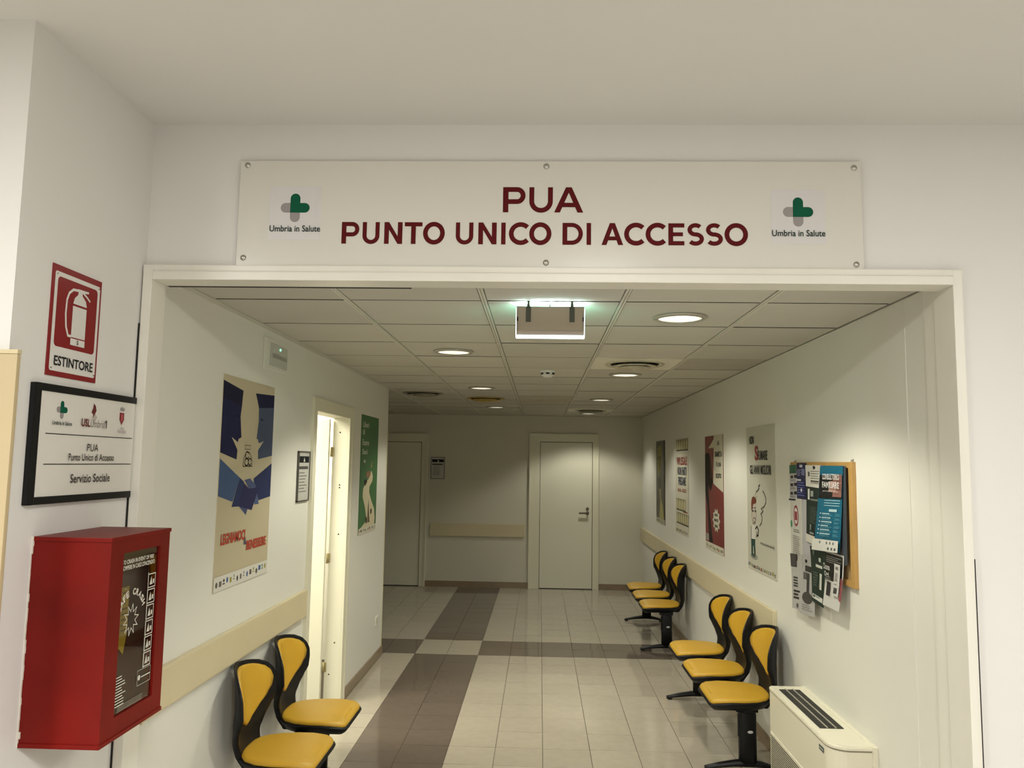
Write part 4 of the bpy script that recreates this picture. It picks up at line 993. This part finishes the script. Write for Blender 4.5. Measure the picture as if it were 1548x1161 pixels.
def back_pad_bm():
    bm = bmesh.new(); N = 24; n = 12; G = []; Bk = []
    for i in range(N+1):
        z = 0.540+0.272*(1-(1-i/N)**1.3); w_ = interp(WP, z); r = []; rb = []
        for j in range(n+1):
            s_ = -1+2*j/n; y = s_*w_; e_ = min(1.0, (1-abs(s_))*w_/0.014) if n else 1; e_ = min(e_, (z-0.538)/0.012+0.1, (0.814-z)/0.008)
            h = 0.003+0.011*math.sqrt(max(0, min(1, e_)))
            x = front_x(y, z); r.append(bm.verts.new((x+h, y, z))); rb.append(bm.verts.new((x-0.002, y, z)))
        G.append(r); Bk.append(rb)
    for i in range(N):
        for j in range(n):
            f = bm.faces.new((G[i][j], G[i][j+1], G[i+1][j+1], G[i+1][j])); f.smooth = True
        for j, d in ((0, 1), (n, -1)):
            q = (G[i][j], G[i+1][j], Bk[i+1][j], Bk[i][j]); f = bm.faces.new(q); f.smooth = True
    for j in range(n):
        bm.faces.new((G[0][j], Bk[0][j], Bk[0][j+1], G[0][j+1])); bm.faces.new((G[N][j], G[N][j+1], Bk[N][j+1], Bk[N][j]))
    bmesh.ops.recalc_face_normals(bm, faces=bm.faces[:])
    return bm
def outline(g_=0.0):
    """seat outline, x forward"""
    half = [(0.475-g_, 0.05), (0.475-g_, 0.12), (0.473-g_, 0.168-g_*.7), (0.462-g_, 0.191-g_), (0.435-g_*0.95, 0.207-g_), (0.36-g_*0.5, 0.215-g_), (0.28, 0.213-g_), (0.20, 0.197-g_), (0.14+g_*.4, 0.165-g_), (0.108+g_, 0.125-g_), (0.094+g_, 0.07), (0.092+g_, 0.03)]
    return half + [(x, -y) for x, y in half[::-1]]
def seat_z(x): return 0.447 - 0.020*max(0, (x-0.385)/0.09)**1.6*1.0 + 0.006*max(0, (0.16-x)/0.07)
def seat_bm(levels):
    """levels: list of (inset, dz from the top surface)"""
    bm = bmesh.new(); R_ = []
    for g_, dz in levels: R_.append([bm.verts.new((x, y, seat_z(x)+dz)) for x, y in outline(g_)])
    m_ = len(R_[0])
    for A, B2 in zip(R_, R_[1:]):
        for i in range(m_):
            f = bm.faces.new((A[i], A[(i+1) % m_], B2[(i+1) % m_], B2[i])); f.smooth = True
    bm.faces.new(R_[0][::-1])
    # top: strips across
    T_ = R_[-1]; h = m_//2
    for i in range(h-1):
        f = bm.faces.new((T_[i], T_[i+1], T_[m_-2-i], T_[m_-1-i])); f.smooth = True
    bmesh.ops.recalc_face_normals(bm, faces=bm.faces[:])
    return bm
_t = obj('seat_pad', seat_bm([(0.012, -0.030), (0.006, -0.020), (0.004, -0.010), (0.008, -0.003), (0.018, 0.0), (0.035, 0.002)]), YEL); ME_PAD = _t.data; bpy.data.objects.remove(_t)
_t = obj('seat_shell', seat_bm([(0.05, -0.072), (0.028, -0.068), (0.006, -0.045), (-0.004, -0.028), (-0.004, -0.022), (0.004, -0.019)]), BLACKP); ME_SHELL = _t.data; bpy.data.objects.remove(_t)
_t = obj('backrest', back_shell_bm(), BLACKP); ME_BACK = _t.data; bpy.data.objects.remove(_t)
_t = obj('back_pad', back_pad_bm(), YEL); ME_BPAD = _t.data; bpy.data.objects.remove(_t)
PIPE = mat('bfa558', 0.5)
def inst(name, me, parent, loc=(0, 0, 0)):
    o = bpy.data.objects.new(name, me); COL.objects.link(o); o.parent = parent; o.location = loc; return o
def leg_bm(y):
    bm = bmesh.new()
    t = bmesh.new(); n = 20; rings = []
    for z, k in ((0.035, 1.0), (0.20, 1.0), (0.33, 1.0), (0.352, 0.9), (0.360, 0.6)):
        rings.append([t.verts.new((0.235+0.052*k*math.copysign(abs(cos(2*pi*i/n))**0.6, cos(2*pi*i/n)), y+0.032*k*math.copysign(abs(sin(2*pi*i/n))**0.6, sin(2*pi*i/n)), z)) for i in range(n)])
    for A, B2 in zip(rings, rings[1:]):
        for i in range(n): f = t.faces.new((A[i], A[(i+1) % n], B2[(i+1) % n], B2[i])); f.smooth = True
    t.faces.new(rings[0][::-1]); t.faces.new(rings[-1]); merge(bm, t)
    box(bm, (0.175, y-0.028, 0.345), (0.305, y+0.028, 0.382), 0, 0.006)
    box(bm, (0.283, y-0.012, 0.20), (0.292, y+0.012, 0.33), 0, 0.004)
    return bm
def foot_bm(y):
    bm = bmesh.new(); n = 18; R_ = []
    for i in range(n+1):
        x = 0.055+0.435*i/n; d = abs(x-0.235)/(0.255 if x > 0.235 else 0.18)
        zc = 0.016+0.034*(1-d**1.6); hh = 0.011+0.012*(1-d); wy = 0.019+0.014*(1-d)
        R_.append([bm.verts.new((x, y+wy*cos(a), zc+hh*sin(a))) for a in [2*pi*k/12 for k in range(12)]])
    for A, B2 in zip(R_, R_[1:]):
        for i in range(12): f = bm.faces.new((A[i], A[(i+1) % 12], B2[(i+1) % 12], B2[i])); f.smooth = True
    bm.faces.new(R_[0]); bm.faces.new(R_[-1][::-1])
    for x in (0.075, 0.465): cyl(bm, (x, y, 0.006), 0.016, 0.012, 'z', 12)
    bmesh.ops.recalc_face_normals(bm, faces=bm.faces[:])
    return bm
def bench(label, loc, rot, seats, legs, badge_side):
    t = thing('beam_bench', label, 'bench', loc, rot, 'beam benches along the walls')
    y0, y1 = min(seats+legs)-0.06, max(seats+legs)+0.06
    bx('beam', (0.205, y0, 0.350), (0.265, y1, 0.384), BLACKP, t, 0.006)
    for y in legs:
        l = obj('leg', leg_bm(y), BLACKP, t)
        obj('foot', foot_bm(y), BLACKP, l)
        bm = bmesh.new(); lathe(bm, [(0.0, 0.0025), (0.008, 0.0025), (0.012, 0.0)], (0, 0, 0), 16, 0, 'y')
        bd = obj('badge', bm, mat('b8b8b4', 0.4), l); bd.location = (0.225, y + badge_side*0.0325, 0.235); bd.scale = (1.4, badge_side*-1, 0.7)
    for y in seats:
        s_ = inst('seat_shell', ME_SHELL, t, (0, y, 0)); inst('seat_pad', ME_PAD, s_)
        b2 = inst('backrest', ME_BACK, t, (0, y, 0)); inst('back_pad', ME_BPAD, b2)
        bm = bmesh.new(); box(bm, (0.16, y-0.09, 0.372), (0.33, y+0.09, 0.392), 0, 0.004); obj('seat_bracket', bm, BLACKP, t)
bench('two-seat yellow and black bench below the left wall poster', (XL, 0, 0), 0, [3.86, 4.43], [3.66, 4.62], -1)
bench('three-seat yellow and black bench beside the heater, right wall', (XR, 0, 0), pi, [-5.02, -5.60, -6.18], [-4.94, -6.36], 1)
bench('three-seat yellow and black bench farthest back on right wall', (XR, 0, 0), pi, [-8.07, -8.65, -9.23], [-7.96, -9.42], 1)
